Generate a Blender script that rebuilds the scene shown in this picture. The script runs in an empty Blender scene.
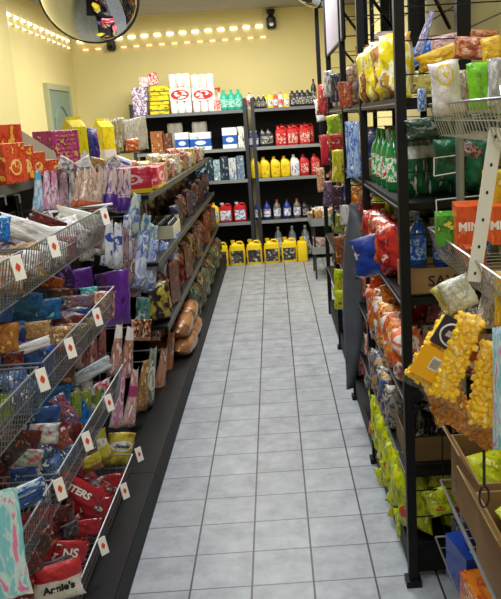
import bpy, bmesh, math, random
from mathutils import Vector, Matrix
random.seed(11)
PI = math.pi
col = bpy.context.scene.collection
scene = bpy.context.scene

# ------------------------------------------------------------------ camera
F_PX, PITCH, YAW, ROLL, SX, SY = 757.8, 0.2120, -0.01748, 0.05801, 43.57, -18.45
CAM = Vector((0, 0, 1.65))
_fw = Vector((-math.sin(YAW) * math.cos(PITCH), math.cos(YAW) * math.cos(PITCH), -math.sin(PITCH)))
_rt = Vector((math.cos(YAW), math.sin(YAW), 0)); _up = _rt.cross(_fw)
C_R = _rt * math.cos(ROLL) - _up * math.sin(ROLL)
C_U = _rt * math.sin(ROLL) + _up * math.cos(ROLL)
C_F = _fw
cd = bpy.data.cameras.new('camera'); co = bpy.data.objects.new('camera', cd); col.objects.link(co)
cd.sensor_fit = 'HORIZONTAL'; cd.sensor_width = 36; cd.lens = F_PX / 501 * 36
cd.shift_x = -SX / 501; cd.shift_y = SY / 501
cd.clip_start = 0.05
M = Matrix(((C_R.x, C_U.x, -C_F.x), (C_R.y, C_U.y, -C_F.y), (C_R.z, C_U.z, -C_F.z)))
co.matrix_world = Matrix.Translation(CAM) @ M.to_4x4()
scene.camera = co

def ray(px, py):
    return C_F + C_R * ((px - 250.5 - SX) / F_PX) - C_U * ((py - 299.5 - SY) / F_PX)
def onx(px, py, x):            # surveyed point of the photograph on the vertical plane x
    q = ray(px, py); return CAM + q * (x / q.x)
def ony(px, py, y):
    q = ray(px, py); return CAM + q * (y / q.y)
def proj(P):
    d = Vector(P) - CAM; z = d.dot(C_F)
    return Vector((250.5 + SX + F_PX * d.dot(C_R) / z, 299.5 + SY - F_PX * d.dot(C_U) / z))

# ------------------------------------------------------------------ colours and materials
def rgb(h):
    if isinstance(h, tuple): return (*h[:3], 1)
    h = h.lstrip('#'); v = [int(h[i:i + 2], 16) / 255 for i in (0, 2, 4)]
    return (*[(c / 12.92 if c <= .04045 else ((c + .055) / 1.055) ** 2.4) for c in v], 1)
_mats = {}
def plain(name, c, rough=.5, metal=0., bump=0., emit=0., var=.0, vscale=8, coat=0., spec=.5, alpha=1., trans=0.):
    if name in _mats: return _mats[name]
    m = bpy.data.materials.new(name); m.use_nodes = True; nt = m.node_tree; b = nt.nodes['Principled BSDF']
    b.inputs['Base Color'].default_value = rgb(c); b.inputs['Roughness'].default_value = rough
    b.inputs['Metallic'].default_value = metal; b.inputs['Coat Weight'].default_value = coat
    b.inputs['Specular IOR Level'].default_value = spec
    b.inputs['Transmission Weight'].default_value = trans; b.inputs['Alpha'].default_value = alpha
    if emit:
        b.inputs['Emission Color'].default_value = rgb(c); b.inputs['Emission Strength'].default_value = emit
    tc = nt.nodes.new('ShaderNodeTexCoord'); n = nt.nodes.new('ShaderNodeTexNoise'); n.inputs['Scale'].default_value = vscale
    n.inputs['Detail'].default_value = 4
    nt.links.new(tc.outputs['Object'], n.inputs['Vector'])
    if var:
        mx = nt.nodes.new('ShaderNodeMix'); mx.data_type = 'RGBA'; mx.blend_type = 'MULTIPLY'; mx.inputs[0].default_value = 1
        rp = nt.nodes.new('ShaderNodeValToRGB'); rp.color_ramp.elements[0].position = .3; rp.color_ramp.elements[1].position = .7
        rp.color_ramp.elements[0].color = (1 - var, 1 - var, 1 - var, 1); rp.color_ramp.elements[1].color = (1, 1, 1, 1)
        nt.links.new(n.outputs['Fac'], rp.inputs[0]); mx.inputs[6].default_value = rgb(c)
        nt.links.new(rp.outputs[0], mx.inputs[7]); nt.links.new(mx.outputs[2], b.inputs['Base Color'])
    if bump:
        bp = nt.nodes.new('ShaderNodeBump'); bp.inputs['Strength'].default_value = bump; bp.inputs['Distance'].default_value = .01
        nt.links.new(n.outputs['Fac'], bp.inputs['Height']); nt.links.new(bp.outputs[0], b.inputs['Normal'])
    _mats[name] = m; return m

def printed(name, c1, c2, c3, scale=3., logo=None, lz=.5, lw=.32, lh=.18, rough=.32, seed=0, lines=False, bump=.25, stretch=(1, 1, 1), band=None, share=.5):
    """printed film or card: blotchy artwork in three colours, an oval emblem, a few lines of small print, a colour band"""
    if name in _mats: return _mats[name]
    m = bpy.data.materials.new(name); m.use_nodes = True; nt = m.node_tree; N = nt.nodes.new; L = nt.links.new
    b = nt.nodes['Principled BSDF']; b.inputs['Roughness'].default_value = rough
    tc = N('ShaderNodeTexCoord'); oi = N('ShaderNodeObjectInfo')
    mul = N('ShaderNodeVectorMath'); mul.operation = 'MULTIPLY'; mul.inputs[1].default_value = stretch
    L(tc.outputs['Generated'], mul.inputs[0])
    add = N('ShaderNodeVectorMath'); add.operation = 'ADD'
    sc = N('ShaderNodeMath'); sc.operation = 'MULTIPLY'; sc.inputs[1].default_value = 37 ; L(oi.outputs['Random'], sc.inputs[0])
    ad2 = N('ShaderNodeMath'); ad2.operation = 'ADD'; ad2.inputs[1].default_value = seed * 3.7; L(sc.outputs[0], ad2.inputs[0])
    L(mul.outputs[0], add.inputs[0]); L(ad2.outputs[0], add.inputs[1])
    n = N('ShaderNodeTexNoise'); n.inputs['Scale'].default_value = scale; n.inputs['Detail'].default_value = 2.5; n.inputs['Roughness'].default_value = .6
    L(add.outputs[0], n.inputs['Vector'])
    rp = N('ShaderNodeValToRGB'); cr = rp.color_ramp; cr.interpolation = 'LINEAR'
    a = .5 - (share - .5) * -.25
    cr.elements[0].position = a - .03; cr.elements[0].color = rgb(c1); cr.elements[1].position = a + .02; cr.elements[1].color = rgb(c2)
    e = cr.elements.new(a + .085); e.color = rgb(c2); e = cr.elements.new(a + .12); e.color = rgb(c3)
    L(n.outputs['Fac'], rp.inputs[0]); out = rp.outputs[0]
    sep = N('ShaderNodeSeparateXYZ'); L(tc.outputs['Generated'], sep.inputs[0])
    def math_(op, a, b_=None, c=None):
        k = N('ShaderNodeMath'); k.operation = op
        for i, v in enumerate((a, b_, c)):
            if v is None: continue
            if isinstance(v, (int, float)): k.inputs[i].default_value = v
            else: L(v, k.inputs[i])
        return k.outputs[0]
    def mix(f, A, Bc):
        k = N('ShaderNodeMix'); k.data_type = 'RGBA'; L(f, k.inputs[0]); L(A, k.inputs[6])
        if isinstance(Bc, tuple): k.inputs[7].default_value = Bc
        else: L(Bc, k.inputs[7])
        return k.outputs[2]
    if band:
        f = math_('LESS_THAN', math_('ABSOLUTE', math_('SUBTRACT', sep.outputs[2], band[1])), band[2]); out = mix(f, out, rgb(band[0]))
    if logo:
        dx = math_('DIVIDE', math_('SUBTRACT', sep.outputs[0], .5), lw); dz = math_('DIVIDE', math_('SUBTRACT', sep.outputs[2], lz), lh)
        d = math_('ADD', math_('MULTIPLY', dx, dx), math_('MULTIPLY', dz, dz))
        out = mix(math_('LESS_THAN', d, 1.), out, rgb(logo))
        f = math_('MULTIPLY', math_('LESS_THAN', d, .62), math_('GREATER_THAN', n.outputs['Fac'], .5)); out = mix(f, out, rgb(c1))
    if lines:
        w = N('ShaderNodeTexNoise'); w.inputs['Scale'].default_value = 16; w.inputs['Detail'].default_value = 1; L(add.outputs[0], w.inputs['Vector'])
        f = math_('MULTIPLY', math_('GREATER_THAN', math_('FRACT', math_('MULTIPLY', sep.outputs[2], 9.)), .5), math_('GREATER_THAN', w.outputs['Fac'], .53))
        f = math_('MULTIPLY', f, math_('LESS_THAN', math_('ABSOLUTE', math_('SUBTRACT', sep.outputs[0], .5)), .36))
        out = mix(f, out, rgb(c3))
    L(out, b.inputs['Base Color'])
    if bump:
        n2 = N('ShaderNodeTexNoise'); n2.inputs['Scale'].default_value = 7; n2.inputs['Detail'].default_value = 3; L(add.outputs[0], n2.inputs['Vector'])
        bp = N('ShaderNodeBump'); bp.inputs['Strength'].default_value = bump; bp.inputs['Distance'].default_value = .02
        L(n2.outputs['Fac'], bp.inputs['Height']); L(bp.outputs[0], b.inputs['Normal'])
    _mats[name] = m; return m

# ------------------------------------------------------------------ mesh helpers
def tobj(name, bm, mat, parent=None, smooth=True):
    me = bpy.data.meshes.new(name); bm.normal_update(); bm.to_mesh(me); bm.free()
    for m in (mat if isinstance(mat, (list, tuple)) else [mat]): me.materials.append(m)
    if smooth:
        for p in me.polygons: p.use_smooth = True
        try: me.set_sharp_from_angle(angle=math.radians(38))
        except Exception: pass
    o = bpy.data.objects.new(name, me); col.objects.link(o); o.parent = parent; return o
def link(name, me, parent=None):
    o = bpy.data.objects.new(name, me); col.objects.link(o); o.parent = parent; return o
def tag(o, label, cat, group=None, kind=None):
    o['label'] = label; o['category'] = cat
    if group: o['group'] = group
    if kind: o['kind'] = kind
    return o
def empty(name, loc, label=None, cat=None, group=None, rz=0):
    o = bpy.data.objects.new(name, None); col.objects.link(o); o.location = loc; o.rotation_euler = (0, 0, rz)
    if label: tag(o, label, cat, group)
    return o
def struct(o): o['kind'] = 'structure'; return o
def box(bm, x0, x1, y0, y1, z0, z1, mi=0):
    vs = [bm.verts.new(p) for p in ((x0,y0,z0),(x1,y0,z0),(x1,y1,z0),(x0,y1,z0),(x0,y0,z1),(x1,y0,z1),(x1,y1,z1),(x0,y1,z1))]
    for f in ((0,3,2,1),(4,5,6,7),(0,1,5,4),(1,2,6,5),(2,3,7,6),(3,0,4,7)):
        fc = bm.faces.new([vs[i] for i in f]); fc.material_index = mi
def bar(bm, a, b, r, n=5):
    a = Vector(a); b = Vector(b); d = (b - a).normalized()
    u = d.orthogonal().normalized(); v = d.cross(u); A = []; B = []
    for i in range(n):
        t = 2 * PI * i / n; o = (u * math.cos(t) + v * math.sin(t)) * r
        A.append(bm.verts.new(a + o)); B.append(bm.verts.new(b + o))
    for i in range(n): bm.faces.new([A[i], A[(i+1)%n], B[(i+1)%n], B[i]])
    bm.faces.new(A[::-1]); bm.faces.new(B)
def path(bm, pts, r, n=5):
    for a, b in zip(pts, pts[1:]): bar(bm, a, b, r, n)
def loft(bm, levels, n=16, p=2., mi=0):
    """levels: (z, half x, half y, offset x); p = squareness"""
    rings = []
    for lv in levels:
        z, hx, hy = lv[:3]; ox = lv[3] if len(lv) > 3 else 0; ring = []
        for i in range(n):
            t = 2 * PI * (i + .5) / n; c, s = math.cos(t), math.sin(t)
            ring.append(bm.verts.new((ox + hx * math.copysign(abs(c) ** (2 / p), c), hy * math.copysign(abs(s) ** (2 / p), s), z)))
        rings.append(ring)
    for A, B in zip(rings, rings[1:]):
        for i in range(n):
            f = bm.faces.new([A[i], A[(i+1)%n], B[(i+1)%n], B[i]]); f.material_index = mi
    f = bm.faces.new(rings[0][::-1]); f.material_index = mi
    f = bm.faces.new(rings[-1]); f.material_index = mi
def bevelled(x0, x1, y0, y1, z0, z1, w=.004, seg=2):
    bm = bmesh.new(); box(bm, x0, x1, y0, y1, z0, z1)
    bmesh.ops.bevel(bm, geom=bm.edges[:], offset=w, segments=seg, affect='EDGES', profile=.6); return bm

# unit package meshes: width x, thickness y, height z, centred at the origin, front faces -y
def pouch_mesh(seed, fat=.5, puff=1., sag=0., gusset=False):
    r = random.Random(seed); nx, nz = 9, 13; bm = bmesh.new(); F = {}; B = {}
    ph = [r.uniform(0, 6.28) for _ in range(6)]
    for j in range(nz + 1):
        v = j / nz * 2 - 1
        for i in range(nx + 1):
            u = i / nx * 2 - 1
            prof = max(0., (1 - abs(u) ** 2.6)) ** .6 * max(0., (1 - abs(v) ** 5)) ** .8
            seal = abs(v) > .9
            wr = 1 + .22 * math.sin(u * 5 + v * 3 + ph[0]) * math.sin(v * 6 + ph[1]) + .12 * math.sin(u * 9 + ph[2] + v * 7)
            th = prof * fat * wr * puff * (1 + sag * -v)
            if seal: th *= .15
            edge = 1 - .06 * (1 - v * v) - (.05 * abs(math.sin(v * 8 + ph[3])) if not seal else 0)
            x = u * .5 * edge + .02 * math.sin(v * 4 + ph[4]); z = v * .5 * (1 - .04 * (1 - u * u) * 0) + .012 * math.sin(u * 3 + ph[5])
            zig = .02 * ((i % 2) * 2 - 1) if seal else 0
            F[i, j] = bm.verts.new((x, -th + zig, z)); B[i, j] = bm.verts.new((x, th + zig + .004, z))
    for j in range(nz):
        for i in range(nx):
            bm.faces.new([F[i,j], F[i+1,j], F[i+1,j+1], F[i,j+1]]); bm.faces.new([B[i,j], B[i,j+1], B[i+1,j+1], B[i+1,j]])
    for j in range(nz):
        bm.faces.new([F[0,j], F[0,j+1], B[0,j+1], B[0,j]]); bm.faces.new([F[nx,j], B[nx,j], B[nx,j+1], F[nx,j+1]])
    for i in range(nx):
        bm.faces.new([F[i,0], B[i,0], B[i+1,0], F[i+1,0]]); bm.faces.new([F[i,nz], F[i+1,nz], B[i+1,nz], B[i,nz]])
    return bm
_pk = {}
def pack_mesh(shape, mat, var=0):
    k = (shape, mat.name, var)
    if k in _pk: return _pk[k]
    if shape == 'pouch': bm = pouch_mesh(var * 7 + 1, .5)
    elif shape == 'cone':      # long tapering bag, narrow at the top, fat at the bottom
        bm = pouch_mesh(var * 7 + 3, .5, 1, .55)
        for v in bm.verts: v.co.x *= .74 - v.co.z * .56
    elif shape == 'loaf':
        bm = bmesh.new(); loft(bm, [(-.5,.2,.1),(-.47,.42,.38),(-.4,.48,.46),(-.1,.5,.5),(.2,.49,.49),(.33,.44,.42),(.4,.2,.2),(.44,.08,.08),(.5,.16,.14)], 18, 3)
    elif shape == 'box': bm = bevelled(-.5, .5, -.5, .5, -.5, .5, .012, 1)
    elif shape == 'carton':    # gable-top carton
        bm = bmesh.new(); loft(bm, [(-.5,.5,.5),(.28,.5,.5),(.43,.5,.06),(.5,.5,.05)], 16, 12)
    elif shape == 'round': bm = bmesh.new(); loft(bm, [(-.5,.46,.46),(-.47,.5,.5),(.4,.5,.5),(.46,.47,.47),(.5,.4,.4)], 18, 2)
    me = bpy.data.meshes.new(shape); bm.normal_update(); bm.to_mesh(me); bm.free(); me.materials.append(mat)
    for p in me.polygons: p.use_smooth = shape not in ('box', 'carton')
    _pk[k] = me; return me

def pack(name, shape, mat, loc, size, rot, label, cat, group=None, var=0):
    """one package: size = (width, thickness, height), loc = centre"""
    o = link(name, pack_mesh(shape, mat, var)); o.location = loc; o.scale = size
    o.rotation_mode = 'XYZ'; o.rotation_euler = rot; tag(o, label, cat, group); return o
_v = [0]
def place(name, shape, mat, px, py, pw, ph, x, yaw, label, cat='snack bag', roll=0, tilt=0, th=.3, group=None, plane='x', mx=.42):
    """a package whose centre was surveyed at (px,py) of the photograph on a shelf or rack plane"""
    P = onx(px, py, x) if plane == 'x' else ony(px, py, x)
    d = 1 / max(.1, (P - CAM).dot(C_F)) * F_PX
    a = math.radians(yaw); ux = Vector((math.cos(a), math.sin(a), 0))
    kx = abs((proj(P + ux * .02) - proj(P - ux * .02)).length) / .04
    w = min(mx, pw / max(kx, d * .3)); h = min(mx * 1.3, ph / d)
    _v[0] += 1
    R_ = Matrix.Rotation(a, 3, 'Z') @ Matrix.Rotation(math.radians(tilt), 3, 'X') @ Matrix.Rotation(math.radians(-roll), 3, 'Y')
    t = th if th > 1 else th * min(w, h)
    if th > 1: t = th / 1000
    return pack(name, shape, mat, P, (w, max(.012, t), h), R_.to_euler(), label, cat, group, _v[0] % 4)

ORD = ['first','second','third','fourth','fifth','sixth','seventh','eighth','ninth','tenth','eleventh','twelfth','thirteenth','fourteenth','fifteenth','sixteenth','seventeenth','eighteenth','nineteenth','twentieth']

def lettering(txt, parent, size, loc, rot, mat, bold=0., sx=1.):
    cu = bpy.data.curves.new('lettering', 'FONT'); cu.body = txt; cu.size = size; cu.extrude = .0004; cu.offset = bold
    cu.align_x = 'CENTER'; cu.align_y = 'CENTER'; cu.resolution_u = 3
    tmp = bpy.data.objects.new('tmp', cu); col.objects.link(tmp)
    dg = bpy.context.evaluated_depsgraph_get(); me = bpy.data.meshes.new_from_object(tmp.evaluated_get(dg))
    bpy.data.objects.remove(tmp); me.materials.clear(); me.materials.append(mat)
    o = link('lettering', me, parent); o.location = loc; o.rotation_euler = rot; o.scale = (sx, 1, 1); return o
def stuck_text(txt, host, size, mat, off=(0, 0), face=-.5, bold=.001, sx=1., rollz=0.):
    """lettering printed on the front (-y) face of a scaled package"""
    s = host.scale
    o = lettering(txt, host, size, (off[0], face, off[1]), (PI/2, rollz, 0), mat, bold)
    o.scale = (sx / s.x, 1 / s.z, 1 / s.y); return o

# ------------------------------------------------------------------ common materials
black = plain('black powder coated steel', '#0c0c0e', .5, .1, .05, spec=.3)
blackp = plain('black panel', '#070708', .6, 0, .1, var=.3, spec=.25)
dgrey = plain('dark grey shelving steel', '#3c3d42', .5, .4, var=.2)
shelfw = plain('shelf edge steel', '#8f9298', .45, .3)
chrome = plain('chrome wire', '#b9bcc2', .28, .85)
chromed = plain('dull wire', '#96989c', .4, .75)
card = plain('brown cardboard', '#9c7a50', .85, 0, .1, var=.15)
cardd = plain('dark cardboard', '#7a6140', .85, 0, .1, var=.15)
white = plain('white plastic', '#e6e6e4', .4)
txtw = plain('white lettering', '#f2f2ee', .5)
txtk = plain('black lettering', '#1a1618', .5)
redm = plain('red ink', '#c8321e', .5)
capk = plain('black cap', '#1b1b1d', .4); capr = plain('red cap', '#b01d20', .4); capw = plain('white cap', '#e2e2e2', .4); capy = plain('yellow cap', '#e0b818', .4)

# ------------------------------------------------------------------ room
TS, TX, TY = .22410, -.39678, 2.46211
def floor_mat():
    m = bpy.data.materials.new('grey floor tile'); m.use_nodes = True; nt = m.node_tree; N = nt.nodes.new; L = nt.links.new
    b = nt.nodes['Principled BSDF']; g = N('ShaderNodeNewGeometry'); s = N('ShaderNodeSeparateXYZ'); L(g.outputs['Position'], s.inputs[0])
    def mt(op, a, c=None):
        k = N('ShaderNodeMath'); k.operation = op
        for i, v in enumerate((a, c)):
            if v is None: continue
            if isinstance(v, (int, float)): k.inputs[i].default_value = v
            else: L(v, k.inputs[i])
        return k.outputs[0]
    ux = mt('DIVIDE', mt('SUBTRACT', s.outputs[0], TX), TS); uy = mt('DIVIDE', mt('SUBTRACT', s.outputs[1], TY), TS)
    ex = mt('ABSOLUTE', mt('SUBTRACT', ux, mt('ROUND', ux))); ey = mt('ABSOLUTE', mt('SUBTRACT', uy, mt('ROUND', uy)))
    gx = mt('LESS_THAN', ex, .0165); gy = mt('LESS_THAN', ey, .014)
    cell = N('ShaderNodeCombineXYZ'); L(mt('FLOOR', ux), cell.inputs[0]); L(mt('FLOOR', uy), cell.inputs[1])
    wn = N('ShaderNodeTexWhiteNoise'); L(cell.outputs[0], wn.inputs['Vector'])
    n = N('ShaderNodeTexNoise'); n.inputs['Scale'].default_value = 9; n.inputs['Detail'].default_value = 7; n.inputs['Roughness'].default_value = .7; L(g.outputs['Position'], n.inputs['Vector'])
    rp = N('ShaderNodeValToRGB'); rp.color_ramp.elements[0].position = .3; rp.color_ramp.elements[0].color = rgb('#83888f')
    rp.color_ramp.elements[1].position = .68; rp.color_ramp.elements[1].color = rgb('#adb2b8'); L(n.outputs['Fac'], rp.inputs[0])
    hv = N('ShaderNodeHueSaturation'); L(rp.outputs[0], hv.inputs['Color']); L(mt('ADD', mt('MULTIPLY', wn.outputs['Value'], .12), .94), hv.inputs['Value'])
    m1 = N('ShaderNodeMix'); m1.data_type = 'RGBA'; L(gy, m1.inputs[0]); L(hv.outputs[0], m1.inputs[6]); m1.inputs[7].default_value = rgb('#55575a')
    m2 = N('ShaderNodeMix'); m2.data_type = 'RGBA'; L(gx, m2.inputs[0]); L(m1.outputs[2], m2.inputs[6]); m2.inputs[7].default_value = rgb('#26282a')
    L(m2.outputs[2], b.inputs['Base Color']); b.inputs['Roughness'].default_value = .42
    bp = N('ShaderNodeBump'); bp.inputs['Strength'].default_value = .25; bp.inputs['Distance'].default_value = .003
    L(mt('ADD', mt('MULTIPLY', mt('MAXIMUM', gx, gy), -1), mt('MULTIPLY', n.outputs['Fac'], .3)), bp.inputs['Height']); L(bp.outputs[0], b.inputs['Normal'])
    return m
wallm = plain('pale yellow wall paint', '#e2d69a', .7, 0, .04, var=.06, vscale=1.5)
ceilm = plain('grey ceiling', '#a7a5a8', .8, 0, 0, var=.08)
XL, XR, YB, YF, ZC = -2.3, 1.06, 9.36, -2.2, 2.92
def slab(name, *a, mat):
    bm = bmesh.new(); box(bm, *a); return struct(tobj(name, bm, mat, smooth=False))
slab('floor', XL-.1, XR+.1, YF-.1, YB+.1, -.08, 0, mat=floor_mat())
slab('ceiling', XL-.1, XR+.1, YF-.1, YB+.1, ZC, ZC+.08, mat=ceilm)
slab('wall_left', XL-.1, XL, YF, YB, 0, ZC, mat=wallm)
slab('wall_back', XL-.1, XR+.1, YB, YB+.1, 0, ZC, mat=wallm)
slab('wall_right', XR, XR+.1, YF, YB, 0, ZC, mat=wallm)
slab('wall_front', XL-.1, XR+.1, YF-.1, YF, 0, ZC, mat=wallm)
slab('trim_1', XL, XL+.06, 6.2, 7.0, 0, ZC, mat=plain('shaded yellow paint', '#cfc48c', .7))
# grey-green moulded door on the left wall near the corner
dm = plain('grey green painted door', '#7f9488', .5, var=.05)
dr = empty('door_1', (XL, 8.49, 0)); dr['kind'] = 'structure'
bm = bmesh.new(); box(bm, .0, .03, -.40, .40, 0, 2.08); d0 = tobj('door_leaf', bm, dm, dr)
bm = bmesh.new()
pts = [(-.26, 1.1), (-.26, 1.78)] + [(-.26 + .52 * k / 10, 1.78 + .14 * math.sin(PI * k / 10)) for k in range(11)] + [(.26, 1.78), (.26, 1.1), (-.26, 1.1)]
path(bm, [(.034, a, b) for a, b in pts], .012, 6)
path(bm, [(.034, a, b) for a, b in [(-.26,.2),(-.26,.95),(.26,.95),(.26,.2),(-.26,.2)]], .012, 6)
tobj('door_panel_moulding', bm, dm, dr)
bm = bmesh.new(); box(bm, 0, .045, -.46, -.40, 0, 2.08); box(bm, 0, .045, .40, .46, 0, 2.08); box(bm, 0, .045, -.46, .46, 2.08, 2.14)
tobj('door_frame', bm, plain('door frame paint', '#a9ab8b', .5), dr)
bm = bmesh.new(); bar(bm, (.03, -.33, 1.0), (.08, -.33, 1.0), .012, 8); bar(bm, (.075, -.33, 1.0), (.075, -.22, 1.0), .01, 8)
tobj('door_handle', bm, chrome, dr)

# ------------------------------------------------------------------ left gondola
def price_tag(P, yaw, label, group='red and white price tags on the basket rims', s=1.):
    bm = bmesh.new(); box(bm, -.5, .5, -.04, .04, -1, 0)
    if 'tag' not in _pk:
        _pk['tag'] = [bevelled(-.017, .017, -.0012, .0012, -.075, 0, .0008, 1)]
        t = tobj('t', _pk['tag'][0], plain('white tag card', '#f4efe9', .35)); _pk['tag'] = t.data; bpy.data.objects.remove(t)
        b2 = bmesh.new(); loft(b2, [(0, .008, .014), (.0006, .008, .014)], 14, 1.3)
        for v in b2.verts: v.co = Vector((v.co.x, -.0012 - v.co.z - .0003, v.co.y - .036))
        bmesh.ops.recalc_face_normals(b2, faces=b2.faces[:])
        t = tobj('t', b2, plain('orange red tag print', '#d9482c', .4)); _pk['tagp'] = t.data; bpy.data.objects.remove(t)
        b3 = bmesh.new(); loft(b3, [(0, .002, .006), (.0006, .002, .006)], 8, 1.4)
        for v in b3.verts: v.co = Vector((v.co.x, -.0022 - v.co.z - .0003, v.co.y - .034))
        t = tobj('t', b3, white); _pk['tagq'] = t.data; bpy.data.objects.remove(t)
    bm.free()
    o = link('price_tag', _pk['tag']); o.location = P; o.rotation_euler = (math.radians(-8), math.radians(-6), math.radians(yaw)); o.scale = (s*.95, s, s*.92)
    link('printed_emblem', _pk['tagp'], o); tag(o, label, 'price tag', group); return o

def basket(y0, y1, x0, x1, z, h, label, sgn=1, mat=None, name='wire_basket', step=.024, group=None, r=.0017, slope=0):
    """x0 = back, x1 = front (aisle side); z floor; parts: rim, front grid, bottom grid, end panels"""
    mat = mat or chromed
    t = empty(name, ((x0+x1)/2, (y0+y1)/2, z), label, 'wire basket', group)
    ox, oy = (x0+x1)/2, (y0+y1)/2
    def P(x, y, zz): return (x-ox, y-oy, zz)
    bm = bmesh.new(); path(bm, [P(x1,y0,h),P(x1,y1,h),P(x0,y1,h),P(x0,y0,h),P(x1,y0,h)], r*2, 6)
    tobj('rim', bm, mat, t)
    xb = x1 - .03 * (1 if x1 > x0 else -1)
    bm = bmesh.new(); n = int((y1-y0)/step)
    for i in range(n+1):
        y = y0 + (y1-y0)*i/n; path(bm, [P(x1,y,h), P(xb,y,0)], r, 4)
    for k in (.0, .5): 
        xx = xb + (x1-xb)*k; path(bm, [P(xx,y0,h*k),P(xx,y1,h*k)], r*1.3, 4)
    tobj('front_grid', bm, mat, t)
    bm = bmesh.new(); n = int((y1-y0)/(step*1.5))
    for i in range(n+1):
        y = y0 + (y1-y0)*i/n; path(bm, [P(xb,y,0), P(x0,y,0)], r, 4)
    for k in range(1, 5): path(bm, [P(x0+(xb-x0)*k/5,y0,0),P(x0+(xb-x0)*k/5,y1,0)], r, 4)
    tobj('bottom_grid', bm, mat, t)
    for y in (y0, y1):
        bm = bmesh.new(); n = max(3, int(abs(xb-x0)/(step*1.2)))
        for i in range(n+1):
            k = i/n; path(bm, [P(x0+(x1-x0)*k,y,h),P(x0+(xb-x0)*k,y,0)], r, 4)
        path(bm, [P(x0,y,h/2),P((x1+xb)/2,y,h/2)], r, 4)
        tobj('end_grid', bm, mat, t)
    return t

def left_bay(y0, y1, shelves, top, label, toprange=None):
    t = empty('gondola_shelving', (-1.0, (y0+y1)/2, 0), label, 'shelving', 'black steel gondola bays left of the aisle')
    hy = (y1-y0)/2
    bm = bmesh.new(); box(bm, -.13, -.11, -hy+.002, hy-.002, .12, top); tobj('back_panel', bm, blackp, t, False)
    bm = bmesh.new(); box(bm, -.11, .375, -hy+.002, hy-.002, .095, .115); tobj('base_shelf', bm, black, t, False)
    bm = bmesh.new(); box(bm, .35, .38, -hy+.002, hy-.002, .0, .1); tobj('kick_plate', bm, blackp, t, False)
    for s in (-1, 1):
        bm = bmesh.new(); box(bm, -.11, -.075, s*(hy-.02)-.015, s*(hy-.02)+.015, .0, top); tobj('upright', bm, black, t, False)
    for (z, xf, xb) in shelves:
        bm = bmesh.new(); box(bm, xb+1.0, xf+1.0, -hy+.004, hy-.004, z-.02, z); 
        s = tobj('shelf', bm, black, t, False)
        bm = bmesh.new(); box(bm, xf+1.0, xf+1.006, -hy+.004, hy-.004, z-.034, z+.004); tobj('ticket_edge', bm, plain('worn shelf edge','#5c5a52',.5,.3,var=.3), s, False)
    return t
BAYS = []
YS = [1.0, 2.08, 3.2, 4.3, 5.4, 6.5, 7.6, 8.65]
names = ['nearest the camera', 'holding the nearest wire baskets', 'with hanging candy bags', 'with bread on the base', 'second beyond the bread', 'third beyond the bread', 'nearest the back wall']
for i in range(7):
    if i < 3: sh = [(1.47, -.97, -1.30)]; tp = 1.47
    else: sh = [(1.27, -.72, -1.10), (.88, -.70, -1.10), (.50, -.68, -1.10)]; tp = 1.30
    BAYS.append(left_bay(YS[i], YS[i+1], sh, tp, f'black steel gondola bay left of the aisle, {names[i]}'))

BT = [(1.20, 1.337), (.865, 1.003), (.52, .657), (.125, .245)]
bn = ['top', 'second', 'third', 'lowest']
for k, (z0, z1) in enumerate(BT):
    basket(2.10, 3.12 if k != 0 else 3.15, -1.08, -.70, z0, z1-z0, f'{bn[k]} silver wire basket of candy beside the aisle', group=None)
    basket(1.04, 2.06, -1.08, -.70, z0, z1-z0, f'{bn[k]} silver wire basket at the near left edge', group=None)
tags = [(14,253,1.337),(51,236,1.337),(103,208,1.337),(39,367,1.003),(67,334,1.003),(95,307,1.003),(107,395,.657),(84,427,.657),(56,472,.657),(137,445,.245),(123,487,.245),(100,532,.245)]
tn = ['nearest on the top basket','middle on the top basket','farthest on the top basket','nearest on the second basket','middle on the second basket','farthest on the second basket','farthest on the third basket','middle on the third basket','nearest on the third basket','farthest on the lowest basket','middle on the lowest basket','nearest on the lowest basket']
for (px, py, z), n in zip(tags, tn):
    P = onx(px, py, -.688); P.z = z + .004
    price_tag(P, 40, f'white price tag with red emblem, {n}', s=.95)

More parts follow.
